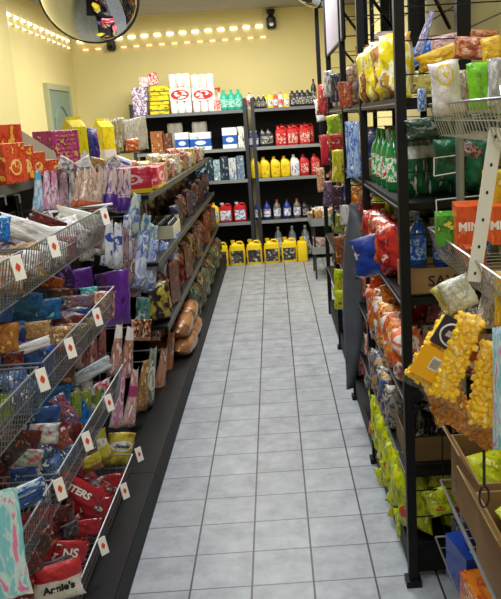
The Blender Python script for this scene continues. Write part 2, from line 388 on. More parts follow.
# ------------------------------------------------------------------ right gondola
RB = [2.41, 3.40, 4.25, 5.25, 6.25]
RSH = [1.69, 1.36, 1.04, .70, .42]
rn = ['nearest, behind the popcorn', 'second from the camera', 'third from the camera', 'farthest from the camera']
wallgrid = []
for i in range(4):
    y0, y1 = RB[i], RB[i+1]; hy = (y1-y0)/2
    t = empty('gondola_shelving', (.6, (y0+y1)/2, 0), f'black steel shelving bay right of the aisle, {rn[i]}', 'shelving', 'black steel shelving bays right of the aisle')
    def pst(x, yy, z1=2.75):
        bm = bmesh.new(); box(bm, x-.016, x+.016, yy-.016, yy+.016, .0, z1); return tobj('post', bm, black, t, False)
    p = pst(-.195, -hy)
    bm = bmesh.new(); box(bm, -.222, -.168, -hy-.028, -hy+.028, 0, .025); tobj('foot', bm, black, p, False)
    pst(.24, -hy)
    if i == 3: pst(-.195, hy); pst(.24, hy)
    bm = bmesh.new(); box(bm, -.2, .24, -hy+.03, hy-.03, .03, .13); tobj('base_deck', bm, blackp, t, False)
    for z in RSH:
        bm = bmesh.new(); box(bm, -.195, .24, -hy+.025, hy-.025, z-.022, z); s = tobj('shelf', bm, black, t, False)
        bm = bmesh.new(); box(bm, -.205, -.195, -hy+.025, hy-.025, z-.026, z+.002); tobj('shelf_lip', bm, black, s, False)
        bm = bmesh.new(); box(bm, -.207, -.205, -hy+.03, hy-.03, z-.017, z-.013); tobj('ticket_line', bm, shelfw, s, False)
    bm = bmesh.new()
    for k in range(22): 
        z = .2 + k*.118; path(bm, [(.235,-hy,z),(.235,hy,z)], .003, 4)
    tobj('back_wires', bm, black, t)
    bm = bmesh.new()
    for k in range(26):
        z = .16 + k*.1; path(bm, [(-.19,-hy,z),(.24,-hy,z)], .0028, 4)
    for k in range(1, 4): path(bm, [(-.19+.43*k/4,-hy,.1),(-.19+.43*k/4,-hy,.7)], .0028, 4)
    tobj('end_wire_grid', bm, black, t)
    # overhead braces seen against the wall
    bm = bmesh.new(); path(bm, [(-.19,-hy,2.2),(.1,hy*.2,1.95)], .008, 4); box(bm, .08,.13,-hy*.2,-hy*.2+.04,1.78,2.6)
    tobj('brace', bm, black, t, False)

# ------------------------------------------------------------------ back shelving
YBF = 8.86
BSH = [1.775, 1.345, .985, .49, .10]
bays = [(-1.60, -.275, 'left bay of the back wall shelving'), (-.225, .75, 'right bay of the back wall shelving')]
for x0, x1, n in bays:
    t = empty('back_shelving', ((x0+x1)/2, 9.08, 0), f'dark grey steel {n}', 'shelving')
    hx = (x1-x0)/2
    bm = bmesh.new(); box(bm, -hx, hx, .2, .215, 0, 1.80); tobj('back_panel', bm, blackp, t, False)
    for sx in (-1, 1):
        for yy in (-.22, .18):
            if x0 < -1 and sx == -1 and yy < 0: zt = 1.9
            else: zt = 1.9
            bm = bmesh.new(); box(bm, sx*(hx-.0)-.02*(1+sx)-.0, sx*hx+.02*(1-sx), yy, yy+.03, 0, zt); tobj('upright', bm, dgrey, t, False)
    for z in BSH:
        bm = bmesh.new(); box(bm, -hx+.0, hx, -.2, .2, z-.03, z); s = tobj('shelf', bm, dgrey, t, False)
        bm = bmesh.new(); box(bm, -hx+.04, hx-.04, -.226, -.2, z-.035, z); tobj('shelf_front', bm, shelfw if z not in (1.775,) else plain('grey steel front','#6d7078',.45,.3), s, False)

# ------------------------------------------------------------------ mirrors, cameras, led strips
def dome_mirror(loc, r, depth, label, tiltx=0, tilty=0):
    t = empty('security_mirror', loc, label, 'mirror'); t.rotation_euler = (tiltx, tilty, 0)
    bm = bmesh.new(); n = 40; R_ = []
    for k in range(9):
        a = k/8*PI/2; rr = r*math.cos(a); zz = -depth*math.sin(a)
        R_.append([bm.verts.new((max(rr,1e-4)*math.cos(2*PI*i/n), max(rr,1e-4)*math.sin(2*PI*i/n), zz)) for i in range(n)])
    for A, B in zip(R_, R_[1:]):
        for i in range(n): bm.faces.new([A[i], B[i], B[(i+1)%n], A[(i+1)%n]])
    bmesh.ops.recalc_face_normals(bm, faces=bm.faces[:])
    tobj('mirror_dome', bm, plain('mirror acrylic', '#dcdcd8', .03, 1.), t)
    bm = bmesh.new(); path(bm, [(r*math.cos(2*PI*i/40), r*math.sin(2*PI*i/40), 0) for i in range(41)], .012, 6)
    tobj('rim', bm, plain('mirror rim', '#3a3836', .5), t)
    bm = bmesh.new(); loft(bm, [(0.002, r*.98, r*.98), (.01, r*.98, r*.98)], 40); tobj('backing', bm, white, t)
    return t
Pm = ony(89, 0, 4.8)
mm = dome_mirror(Pm + Vector((0, 0, .03)), .29, .10, 'large round convex security mirror hanging near the ceiling at upper left', math.radians(-62), math.radians(0))
bm = bmesh.new(); bar(bm, (0,0,.0), (0,0,.45), .008, 6); o = tobj('hanging_rod', bm, dgrey, mm); o.rotation_euler = (math.radians(62),0,0)
P2 = ony(312, 0, 6.0)
m2 = dome_mirror(P2 + Vector((.02, 0, .09)), .20, .13, 'smaller cream looking convex mirror near the ceiling above the right shelving', math.radians(-12), math.radians(28))
bm = bmesh.new(); bar(bm, (0,0,0), (0,0,.3), .008, 6); o = tobj('hanging_rod', bm, dgrey, m2)

def cctv(P, label, s=1.):
    t = empty('security_camera', P, label, 'security camera')
    bm = bmesh.new(); loft(bm, [(-.10*s,.045*s,.04*s),(-.07*s,.06*s,.055*s),(.02*s,.058*s,.055*s),(.05*s,.03*s,.03*s)], 14, 2.4); tobj('camera_body', bm, capk, t)
    bm = bmesh.new(); loft(bm, [(.04*s,.02*s,.02*s),(.09*s,.05*s,.05*s),(.12*s,.05*s,.05*s)], 14, 2); tobj('bracket', bm, black, t)
    bm = bmesh.new(); bar(bm, (0,-.045*s,-.05*s), (0,-.062*s,-.05*s), .025*s, 12); tobj('lens', bm, plain('camera lens','#050507',.08), t)
cctv(ony(271, 20, 9.302), 'small black security camera on the yellow back wall')
cctv(ony(111, 43, 9.305), 'small black security camera on back wall below the round mirror', .9)
cctv(Vector((-2.2, 6.15, 2.78)), 'black security camera cluster on the left wall at ceiling corner', 1.5)

def led_strip(P0, P1, n, c, strength, label, nrm, w=.05, h=.014):
    t = empty('led_strip', (P0+P1)/2, label, 'light strip'); d = (P1-P0); L_ = d.length; u = d.normalized()
    em = plain('led '+c, c, .4, emit=strength)
    bm = bmesh.new(); bar(bm, P0-(P0+P1)/2, P1-(P0+P1)/2, .004, 4); tobj('cable', bm, plain('pale cable','#d8cfa8',.5), t)
    me = None
    for i in range(n):
        k = (i+.5)/n - .5
        if me is None:
            bm = bmesh.new(); box(bm, -w/2, w/2, -.006, .006, -h/2, h/2)
            q = tobj('led', bm, em, t, False); me = q.data
        else: q = link('led', me, t)
        q.location = d * k + nrm * .006
        q.rotation_euler = (0, 0, math.atan2(u.y, u.x))
    return t
nb = Vector((0,-1,0)); nl = Vector((1,0,0))
led_strip(Vector((-2.25,9.35,2.665)), Vector((0.0,9.35,2.725)), 15, '#fff0d8', 5, 'upper row of warm white leds on the back wall', nb, .075, .022)
led_strip(Vector((-2.2,9.35,2.565)), Vector((0.04,9.35,2.60)), 15, '#ffb884', 2.2, 'lower row of orange tinted leds on the back wall', nb, .06, .016)
led_strip(Vector((-2.29,6.9,2.70)), Vector((-2.29,9.3,2.665)), 12, '#fff0d8', 5, 'upper row of warm white leds on the left wall', nl, .08, .022)
led_strip(Vector((-2.29,6.9,2.62)), Vector((-2.29,9.3,2.585)), 12, '#ffe0b8', 2.5, 'lower row of pale leds on the left wall', nl, .07, .016)

# grey hanging display panel over the right shelving
sp = empty('sign_board', (.405, 4.75, 2.5), 'flat violet grey board hanging above the right shelving', 'board')
bm = bevelled(-.008, .008, -.62, .62, -.46, .38, .004, 1); tobj('face_sheet', bm, plain('violet grey board', '#8f8796', .5), sp)
bm = bmesh.new(); path(bm, [(0,-.62,-.46),(0,.62,-.46),(0,.62,.38),(0,-.62,.38),(0,-.62,-.46)], .012, 6); tobj('edge_frame', bm, black, sp)

# ------------------------------------------------------------------ bottles and jugs (protos, copied part by part)
def dup(root, loc, label, rz=0, s=1., group=None):
    r = root.copy(); col.objects.link(r); r.location = loc; r.rotation_euler = (0,0,rz); r.scale = (s,s,s); r['label'] = label
    if group: r['group'] = group
    for ch in list(root.children):
        c = ch.copy(); col.objects.link(c); c.parent = r
        for g in ch.children:
            d = g.copy(); col.objects.link(d); d.parent = c
    return r
_prot = {}
def container(key, name, cat, w, d, h, bodym, capm, labm, kind):
    """kind jug: handled container; flat: oval motor oil bottle; round: lathe bottle; can"""
    t = empty(name, (0,0,-50)); t['category'] = cat; bm = bmesh.new(); hx, hy = w/2, d/2
    if kind == 'jug':
        loft(bm, [(0,hx*.94,hy*.94),(.01,hx,hy),(h*.62,hx,hy),(h*.78,hx*.9,hy*.9),(h*.84,hx*.5,hy*.5,-hx*.1),(h*.86,hx*.3,hy*.4,-hx*.4),(h*.93,hx*.24,hy*.3,-hx*.5)], 20, 5)
        tobj('body', bm, bodym, t)
        bm = bmesh.new(); path(bm, [(-hx*.1,0,h*.80),(hx*.0,0,h*.93),(hx*.62,0,h*.93),(hx*.88,0,h*.74)], hy*.17, 8); tobj('handle', bm, bodym, t)
        bm = bmesh.new(); loft(bm, [(h*.92,hx*.28,hx*.28,-hx*.5),(h,hx*.28,hx*.28,-hx*.5)], 14); tobj('cap', bm, capm, t)
        lz0, lz1, lw = h*.10, h*.60, .8
    elif kind == 'flat':
        loft(bm, [(0,hx*.9,hy*.9),(.008,hx,hy),(h*.66,hx,hy),(h*.80,hx*.78,hy*.8,-hx*.12),(h*.88,hx*.34,hy*.45,-hx*.3),(h*.92,hx*.3,hy*.4,-hx*.3)], 20, 3.4)
        tobj('body', bm, bodym, t)
        bm = bmesh.new(); loft(bm, [(h*.91,hx*.34,hx*.34,-hx*.3),(h,hx*.32,hx*.32,-hx*.3)], 12); tobj('cap', bm, capm, t)
        lz0, lz1, lw = h*.14, h*.58, .74
    elif kind == 'round':
        loft(bm, [(0,hx*.9,hx*.9),(.008,hx,hx),(h*.62,hx,hx),(h*.74,hx*.8,hx*.8),(h*.84,hx*.34,hx*.34),(h*.93,hx*.3,hx*.3)], 20)
        tobj('body', bm, bodym, t)
        bm = bmesh.new(); loft(bm, [(h*.92,hx*.36,hx*.36),(h,hx*.34,hx*.34)], 12); tobj('cap', bm, capm, t)
        lz0, lz1, lw = h*.15, h*.55, 0
    elif kind == 'spray':
        loft(bm, [(0,hx*.9,hx*.8),(.008,hx,hx*.8),(h*.5,hx,hx*.8),(h*.66,hx*.6,hx*.55),(h*.78,hx*.3,hx*.3),(h*.84,hx*.3,hx*.3)], 20)
        tobj('body', bm, bodym, t)
        bm = bmesh.new(); loft(bm, [(h*.82,hx*.36,hx*.36),(h*.9,hx*.36,hx*.36)], 12); box(bm, -hx*1.1, hx*.5, -hx*.25, hx*.25, h*.9, h); tobj('trigger', bm, capm, t)
        lz0, lz1, lw = h*.1, h*.48, 0
    if lw:
        bm = bmesh.new(); loft(bm, [(lz0,hx*lw,.002),(lz1,hx*lw,.002)], 16, 8)
        for v in bm.verts: v.co.y -= hy + .0005
    else:
        bm = bmesh.new(); k = 1.0 if kind == 'round' else .8
        loft(bm, [(lz0,hx*1.012,hx*k+.0005),(lz1,hx*1.012,hx*k+.0005)], 20)
    tobj('label', bm, labm, t)
    return t
def cont(key, loc, label, rz=0, s=1., group=None):
    spec = CT[key]
    if key not in _prot: _prot[key] = container(key, *spec); first = True
    else: first = False
    if first:
        r = _prot[key]; r.location = loc; r.rotation_euler = (0,0,rz); r.scale = (s,s,s); r['label'] = label
        if group: r['group'] = group
        return r
    return dup(_prot[key], loc, label, rz, s, group)
yel = plain('yellow hdpe', '#f2d21c', .35, spec=.5); redp = plain('red hdpe', '#c01f26', .35); blup = plain('blue hdpe', '#20308e', .35)
blkp = plain('black hdpe', '#1b1a1e', .3); whp = plain('white hdpe', '#e4e6ea', .4); teal = plain('teal plastic', '#2fae96', .3); clr = plain('clear grey bottle', '#8a95a8', .15, alpha=1)
labdark = printed('dark coolant label', '#2c2b2e', '#5a5348', '#c9c3b4', 4, seed=2)
laby = printed('yellow oil label', '#e8c81c', '#a88c1c', '#4a3c18', 5, seed=3, share=.8)
labr = printed('red oil label', '#b82428', '#e8d0c8', '#5c1418', 5, seed=4, share=.6)
labw = printed('white blue label', '#eef0f4', '#7f9fd0', '#c04858', 4, seed=5)
labk = printed('black white label', '#2a2a2c', '#8a8a88', '#e0e0dc', 5, seed=6)
CT = {
 'coolant': ('coolant_jug','jug',.185,.12,.29,yel,capy,labdark,'jug'),
 'redjug': ('oil_jug','jug',.135,.09,.225,redp,capr,labr,'jug'),
 'redjug2': ('oil_jug','jug',.155,.10,.225,redp,capw,labw,'jug'),
 'yoil': ('motor_oil_bottle','bottle',.108,.07,.225,yel,capy,laby,'flat'),
 'woil': ('motor_oil_bottle','bottle',.10,.07,.235,whp,capw,labw,'flat'),
 'roil': ('motor_oil_bottle','bottle',.11,.07,.235,redp,capr,labr,'flat'),
 'koil': ('motor_oil_bottle','bottle',.10,.07,.20,blkp,capk,labk,'flat'),
 'blue': ('cleaner_bottle','bottle',.095,.095,.25,blup,capk,labw,'round'),
 'grey': ('cleaner_bottle','bottle',.095,.095,.25,plain('grey cleaner','#6f6a5e',.3),capr,labw,'round'),
 'clear': ('water_bottle','bottle',.09,.09,.29,clr,capw,labw,'round'),
 'yb': ('small_bottle','bottle',.07,.05,.16,yel,capy,labw,'flat'),
 'rb': ('small_bottle','bottle',.06,.05,.17,plain('orange red plastic','#cf4a2c',.4),capw,labw,'round'),
 'wb': ('small_bottle','bottle',.06,.05,.16,whp,capr,labr,'round'),
 'kb': ('small_bottle','bottle',.055,.05,.15,blkp,capw,labk,'round'),
 'tall': ('tall_bottle','bottle',.06,.06,.27,blkp,capk,labk,'round'),
 'teal': ('spray_bottle','bottle',.10,.07,.23,teal,teal,printed('teal label','#9fe0d0','#2f8f80','#e0f4f0',4),'round'),
 'redspray': ('spray_bottle','bottle',.07,.06,.25,plain('clear pink','#d8b8b4',.2),capr,labr,'spray'),
 'can': ('spray_can','can',.06,.06,.18,plain('blue white can','#33479c',.35),capw,labw,'round'),
 'green': ('soda_bottle','bottle',.10,.10,.31,plain('green pet','#1d7a3c',.12,spec=.8),plain('green cap','#2fae50',.4),printed('green soda label','#2f9c4c','#e8f0e0','#c02828',4),'round'),
 'bluewater': ('drink_bottle','bottle',.085,.085,.25,plain('blue drink','#1c4fa8',.15,spec=.8),plain('light blue cap','#4f80d0',.4),printed('blue drink label','#1f50b0','#9fc0f0','#102858',4),'round'),
 'darkcan': ('drink_bottle','bottle',.075,.075,.22,plain('dark drink','#15120f',.15,spec=.8),capk,printed('black drink label','#1b1b1b','#74706a','#d8d4c8',4),'round'),
 'vial': ('small_bottle','bottle',.05,.05,.10,plain('dark vial','#191a26',.2),capk,labk,'round'),
}
YI = 8.97
def bx(px, z): return ony(px, 118 + (1.65 - z) * 84, YI).x
def row(key, pxs, z, desc, where, s=1., y=YI, group=None):
    n = len(pxs)
    for i, px in enumerate(pxs):
        lab = f'{desc}, {ORD[i]} from the left {where}' if n > 1 else f'{desc} {where}'
        cont(key, (bx(px, z), y, z), lab, 0, s)
# floor jugs
gw = 'row of jugs on the floor'
for i, px in enumerate([221, 238, 255, 272.5, 290]):
    x = ony(px, 262, 8.76).x
    cont('coolant', (x, 8.78, 0), f'yellow coolant jug with dark label, {ORD[i]} from the left on the floor', 0, 1.0)
cont('coolant', (ony(303, 262, 8.78).x, 8.78, 0), 'yellow coolant jug turned sideways at the right end of the floor row', PI/2, 1.0)
row('clear', [279, 293, 306], .10, 'clear bottle standing behind the yellow jugs', 'of the base shelf', y=9.0, s=1.0)
row('blue', [258.5, 267.5, 287.5], .49, 'blue cleaner bottle with white label', 'on the shelf above the jugs', .9)
row('grey', [277.5, 297.5], .49, 'grey cleaner bottle with red cap', 'on the shelf above the jugs', .9)
row('koil', [306], .49, 'black bottle', 'at the right end of the shelf above the jugs', .9)
row('yoil', [256, 265.5, 276, 286], .985, 'yellow motor oil bottle', 'on the third shelf down', 1.05)
row('woil', [295.5], .985, 'white motor oil bottle with blue label', 'between yellow and red bottles', 1.05)
row('roil', [305, 316], .985, 'dark red motor oil bottle', 'right of the white one', 1.02)
row('can', [251.5, 256.5], 1.345, 'blue and white spray can', 'on the second back shelf', 1.)
row('koil', [264, 270], 1.345, 'black oil bottle', 'left of the red jugs', 1.0)
row('redjug', [281.5, 293, 305], 1.345, 'red oil jug with pale label', 'on the second shelf', 1.0, 8.96)
row('redjug', [285.5, 297, 309], 1.345, 'red oil jug half hidden', 'of the rear row', 1.06, 9.10)
row('kb', [254, 259, 264], 1.775, 'small dark bottle with white cap', 'on top of the back shelving', 1.0)
row('wb', [250], 1.775, 'small white bottle with red cap', 'beside the shelving seam on top', 1.15)
row('yb', [271, 287], 1.775, 'small yellow bottle', 'on top of the right back bay', 1.05)
row('rb', [276], 1.775, 'small orange red bottle', 'on top between yellow and white bottles', 1.0)
row('wb', [281], 1.775, 'small white bottle with red cap', 'right of the orange one on top', 1.05)
row('yb', [267.5], 1.775, 'small yellow bottle', 'leftmost of the yellow pair, slightly behind', .9, 9.1)
row('koil', [294, 299, 304, 309.5], 1.775, 'black bottle', 'in the dark group on top of the back shelving', .9)
row('tall', [314.5], 1.775, 'tall thin black bottle', 'at the right end on top of the back shelving', 1.1)
# left bay
def bbox(px0, px1, py0, z, mat, label, cat='box', d=.16, name='carton_box', y=8.97, h=None, shape='box'):
    a = bx(px0, z); b = bx(px1, z); 
    base = proj((0, y-.08, z)); 
    if h is None: h = ony((px0+px1)/2, py0, y-.08).z - z
    return pack(name, shape, mat, ((a+b)/2, y, z+h/2), (abs(b-a)*.97, d, h), (0,0,0), label, cat)
purp = printed('white purple carton', '#efeaf2', '#5c3d84', '#d0b8dc', 5, seed=7, lines=True, bump=0)
yelc = printed('yellow green carton', '#efd62a', '#d8c018', '#5c7a24', 5, seed=8, band=('#4c5a28', .42, .07), bump=0)
redc = printed('red white carton', '#c8202c', '#f0dcd8', '#8a1018', 4, seed=9, bump=0)
bbox(134, 148, 97, 1.775, purp, 'white and purple carton, lower of two on the top back shelf')
bbox(133, 148, 83.5, 1.775+.155, purp, 'white and purple carton stacked on another at the top left', h=.155)
for k, px in enumerate([150]):
    for j in range(3):
        bbox(150.5, 169.5, 0, 1.775+.105*j, yelc, f'yellow and green carton, {["bottom","middle","top"][j]} of the stack of three', h=.10)
bbox(140, 149, 0, 1.775+.155*2, printed('pale pack', '#e6dfe4', '#c8b8c8', '#d07880', 4), 'pale wrapped pack on top of the purple cartons', h=.11, name='wrapped_pack', cat='pack')
o = bbox(148, 158, 0, 1.775+.33, redc, 'red pack leaning on top of the cartons', h=.13, d=.08); o.rotation_euler = (0, math.radians(-14), 0)
# toilet paper multipacks: two big white and red packs of rolls
def roll_pack(px0, px1, z, h, nx, nz, mat, label, y=8.98, nm='toilet_paper_pack'):
    a = bx(px0, z); b = bx(px1, z); t = empty(nm, ((a+b)/2, y, z), label, 'paper pack'); w = (b-a)/nx; rh = h/nz
    bm = bmesh.new()
    for i in range(nx):
        for j in range(nz):
            st = len(bm.verts); loft(bm, [(0,w*.46,w*.46),(rh*.05,w*.5,w*.5),(rh*.92,w*.5,w*.5),(rh*.98,w*.42,w*.42)], 14)
            bm.verts.ensure_lookup_table()
            for v in bm.verts[st:]: v.co += Vector((-(b-a)/2 + w*(i+.5), 0, rh*j))
    tobj('rolls', bm, mat, t)
    bm = bmesh.new(); loft(bm, [(h*.30,(b-a)/2*1.01,w*.52),(h*.62,(b-a)/2*1.01,w*.52)], 16, 7); tobj('wrapper_band', bm, printed('red script wrapper','#f0eeec','#ecd8d8','#c02430',4,seed=19,logo='#c8202c',lz=.5,lw=.42,lh=.4,bump=.1,share=.9), t)
    return t
tpm = printed('white red wrapper', '#f4f1f0', '#f2c8c8', '#d4323e', 3.2, seed=12, share=1.0, bump=.15)
roll_pack(170.5, 192, 1.775, .44, 3, 3, tpm, 'tall white and red pack of rolls, left one on the top shelf')
roll_pack(193, 216, 1.775, .42, 3, 3, tpm, 'tall white and red pack of rolls, right one on the top shelf')
row('redspray', [215, 220], 1.775, 'clear bottle with red trigger', 'beside the rolls on top', 1.05)
row('teal', [224.5, 232, 239], 1.775, 'teal green bottle', 'on the top back shelf', 1.0)
bluew = printed('blue white wrapper', '#e9edf4', '#c8d4e8', '#2c60b4', 2.6, seed=13, bump=.15, band=('#2258b0',.42,.22), logo='#dfe8f4', lz=.42, lw=.26, lh=.12, share=.9)
for i, (a, b, h, lab) in enumerate([(176,190,.21,'blue and white wrapped tissue pack, leftmost on the second shelf'),(190.5,212,.20,'wide blue and white tissue pack beside the leftmost one'),(223,238,.235,'blue and white pack at the right of the second shelf')]):
    bbox(a, b, 0, 1.345, bluew, lab, 'tissue pack', .16, 'tissue_pack', h=h)
bbox(238.5, 245, 0, 1.345, printed('white roll carton','#eceae6','#b8b4b0','#403c3c',5), 'narrow white carton beside the seam on the second shelf', h=.24)
for i, px in enumerate([171, 178, 196, 203]):
    r_ = pack('paper_roll', 'round', plain('paper roll white','#e8e6e2',.8), (bx(px,1.345), 9.14, 1.345+.161), (.10,.10,.32), (0,0,0), f'plain white paper roll standing at the back, {ORD[i]} from the left', 'paper roll')
bbox(152, 164, 0, 1.345, printed('brown carton','#a8673c','#8a4f2c','#d8b080',4), 'brown carton on the second shelf of the left back bay', h=.24)
bbox(164.5, 172, 0, 1.345, printed('dark brown carton','#6a4230','#503020','#a88060',4), 'dark brown carton beside the lighter brown one', h=.21)
dk = printed('navy teal pack','#28384a','#16202c','#9fb8c4',4, seed=15)
for i,(a,b,h,m,l) in enumerate([(196,206,.20,dk,'dark navy'),(206.5,214,.26,dk,'tall dark navy'),(214.5,221,.24,printed('pale teal pack','#9fb8c0','#5a8090','#e0e8ea',4),'pale teal'),(221.5,229,.27,dk,'dark teal'),(229.5,237,.25,printed('white grey pack','#c9ccd0','#8a98a8','#4068a0',4),'white and grey'),(237.5,245,.27,printed('grey blue pack','#7890a8','#405870','#d8dce0',4),'grey blue')]):
    bbox(a, b, 0, .985, m, f'{l} pack on the third shelf of left back bay', 'pack', .15, 'household_pack', h=h)
row('yb', [215.5], .49, 'yellow bottle', 'left of the red jugs in the left back bay', 1.45)
row('redjug2', [226, 240.5], .49, 'red jug with white label', 'on the fourth left back shelf', 1.0)
row('redjug2', [208], .49, 'red jug with white label', 'partly behind the left gondola', 1.0)

# ------------------------------------------------------------------ left gondola: products
def PM(key, *a, **k): return printed(key, *a, **k)
blupz = PM('blue white swirl film', '#a4b0d0', '#5468a4', '#dfe3ee', 3.8, seed=21, logo='#d4daea', lz=.4, lw=.33, lh=.2)
bluew2 = PM('white film with blue print', '#d9dade', '#c6c8d0', '#46589a', 3, seed=22, logo='#3e55a0', lz=.62, lw=.3, lh=.1)
greyw = PM('silver white film', '#c8c4c2', '#8f8a8a', '#5a4a48', 4, seed=23)
candyc = PM('candy cone film', '#cdb2a2', '#a8826c', '#e8dccd', 3.5, seed=24, band=('#c4643a', .1, .09))
candyp = PM('candy cone purple film', '#cdb4ac', '#6a3c8c', '#e8dcd8', 3.2, seed=25, band=('#5a2f8e', .2, .15))
candyk = PM('pink candy film', '#c27a9a', '#d8c2cc', '#8c4a70', 3.5, seed=26)
candyb = PM('pale blue candy film', '#b8c8d4', '#6f9fc0', '#d8c8c4', 3, seed=27, band=('#4aa0c4', .88, .1))
purple = PM('deep purple film', '#5c2a86', '#6c359a', '#451c6c', 2.2, seed=28)
tealf = PM('teal wrapper film', '#2fa6b4', '#8fe0e0', '#16606c', 3, seed=29)
bluef = PM('bright blue film', '#17609c', '#0f4170', '#6fb4dc', 3, seed=30, share=.7)
bluef2 = PM('royal blue film', '#1c4488', '#12284f', '#8fb0d8', 3.4, seed=31, share=.7)
redf = PM('red candy film', '#a81a26', '#7c1420', '#e8dcd8', 3, seed=32, share=.7)
redw = PM('red film with white emblem', '#b01c28', '#8a1420', '#efe4e2', 2.4, seed=33, logo='#e8e2e0', lz=.5, lw=.28, lh=.2, share=.8)
redk = PM('dark red film', '#5c1a1c', '#34141a', '#a84a38', 4, seed=34)
brownf = PM('brown chocolate film', '#5a3220', '#3a2018', '#b07048', 4, seed=35)
tanf = PM('tan snack film', '#b08a58', '#8a6238', '#dcc89a', 4, seed=36)
orangef = PM('orange tan film', '#b87838', '#9a5a24', '#e0b060', 4, seed=37)
pinkgrey = PM('pink grey nut film', '#a08488', '#6c4a4e', '#d4c4c2', 4, seed=38)
multif = PM('mixed candy film', '#8c5a60', '#3c4c70', '#d0c8b8', 5, seed=39)
multib = PM('blue mixed candy film', '#41618f', '#222c4c', '#c0c8d4', 5, seed=40)
greenf = PM('olive green film', '#7c8c34', '#556424', '#c4cc70', 4, seed=41)
whitef = PM('white wrapper film', '#dcd9d6', '#c0bab8', '#8a7a7c', 3, seed=42, share=.7)
cookie = PM('yellow cookie film', '#c6b43a', '#a89428', '#8a5c2c', 3, seed=43, band=('#74502e', .24, .16), share=.75)
cookie2 = PM('cookie film emblem', '#c6b43a', '#a89428', '#8a5c2c', 3, seed=44, logo='#e6eaf0', lz=.62, lw=.4, lh=.15, share=.75)
stripe = PM('dark film with orange stripes', '#2c1c1a', '#2c1c1a', '#c87838', 2, seed=45, stretch=(1, 1, 8))
pinkteal = PM('pink and turquoise film', '#86d0e6', '#c8e8f2', '#e684bc', 3.2, seed=46, share=.42)
pasta = PM('clear film with beans', '#341816', '#582c24', '#988070', 6, seed=47)
breadf = PM('bread film', '#a87448', '#8a5834', '#c89a6c', 3, seed=48, rough=.2, share=.8)

LPEG = []
def bagL(name, mat, px, py, pw, ph, label, x=-.80, yaw=55, roll=0, tilt=0, shape='pouch', cat='candy bag', th=.28, **k):
    if shape == 'cone': th = .42
    o = place(name, shape, mat, px, py, pw, ph, x, yaw, label, cat, roll, tilt, th, **k)
    if shape == 'cone':
        T = o.location + o.rotation_euler.to_matrix() @ Vector((0, 0, o.scale.z * .47))
        for bay, ya, yb in zip(BAYS, YS, YS[1:]):
            if ya <= T.y < yb:
                if 'peg' not in _pk:
                    bm = bmesh.new(); path(bm, [(-1,0,0),(0,0,0),(.02,0,.02)], .0022, 5); t_ = tobj('peg', bm, chrome); _pk['peg'] = t_.data; bpy.data.objects.remove(t_)
                h = link('peg_hook', _pk['peg'], bay); h.location = T - bay.location + Vector((.012,0,.002)); h.scale = ((T.x + 1.10), 1, 1)
    return o

# --- on the top shelf of the near bays (z 1.47)
def onshelf(name, shape, mat, px, py0, py1, pw, x, z, yaw, label, cat='box', d=.1, mx=.5):
    """stands on the shelf at height z; py0..py1 gives its height in the photograph"""
    q = ray(px, py1); t = (z - CAM.z) / q.z; y = onx(px, py1, x).y
    P = Vector((x, y, z)); dd = F_PX / (P - CAM).dot(C_F); h = (py1 - py0) / dd
    a = math.radians(yaw); ux = Vector((math.cos(a), math.sin(a), 0)); kx = (proj(P+ux*.02)-proj(P-ux*.02)).length/.04
    w = min(mx, pw / max(kx, dd*.3)); _v[0] += 1
    return pack(name, shape, mat, (x, y, z + h/2 + .001), (w, d, h), (0,0,a), label, cat, None, _v[0] % 4)
orangeb = PM('orange snack box print', '#d2502a', '#b83320', '#f0b040', 4, seed=50, logo='#f2c070', lz=.4, lw=.26, lh=.2, bump=0)
pinkb = PM('magenta box print', '#b83a78', '#8c2a68', '#e8a848', 4, seed=51, bump=0, lines=True)
yb_ = PM('yellow carton print', '#ecd820', '#d8c010', '#e8e4c8', 3, seed=52, bump=0, band=('#e9e3cf', .08, .12), share=.7)
bluebag = PM('navy foil print', '#2a3f94', '#1c2860', '#9a5a90', 4, seed=53)
mixbag = PM('mixed spice film', '#8c8458', '#5c5040', '#c4b894', 5, seed=54)
clearbag = PM('clear streaky film', '#a8a090', '#787060', '#d4d0c4', 4, seed=55, stretch=(6, 1, 1))
onshelf('snack_carton', 'box', orangeb, -2, 134, 173, 22, -1.02, 1.472, 75, 'orange red snack carton at the left edge of the top shelf', d=.16)
onshelf('snack_carton', 'box', orangeb, 13, 138, 171, 16, -1.03, 1.472, 72, 'orange red snack carton, second from the left edge', d=.14)
onshelf('snack_carton', 'box', orangeb, 27, 145, 169, 15, -1.02, 1.472, 72, 'low orange snack carton with yellow sun print', d=.12)
o = onshelf('snack_carton', 'box', orangeb, 4, 114, 164, 24, -1.17, 1.472, 62, 'orange red snack carton behind the front ones on the top shelf', d=.12)
# open flap tray leaning
bm = bmesh.new(); vs = [bm.verts.new(p) for p in ((-.11,0,.0),(.11,0,.0),(.10,0,.08),(-.09,0,.22))]; bm.faces.new(vs)
r_ = bmesh.ops.extrude_face_region(bm, geom=bm.faces[:]); 
for v in r_['geom']:
    if isinstance(v, bmesh.types.BMVert): v.co.y += .004
o = tobj('display_flap', bm, plain('pale grey card','#b9b29a',.8), smooth=False); P_ = onx(36, 166, -1.10); o.location = (-1.10, P_.y, 1.475); o.rotation_euler = (0,0,math.radians(38)); tag(o, 'pale folded cardboard flap standing between the orange and pink boxes', 'cardboard flap')
onshelf('snack_carton', 'box', orangeb, 47, 151, 164, 14, -1.0, 1.472, 72, 'low tan and orange carton before the pink box', d=.1)
onshelf('display_box', 'box', pinkb, 59, 127, 164, 27, -1.05, 1.472, 62, 'magenta pink display box with yellow swirl on the top shelf', d=.12)
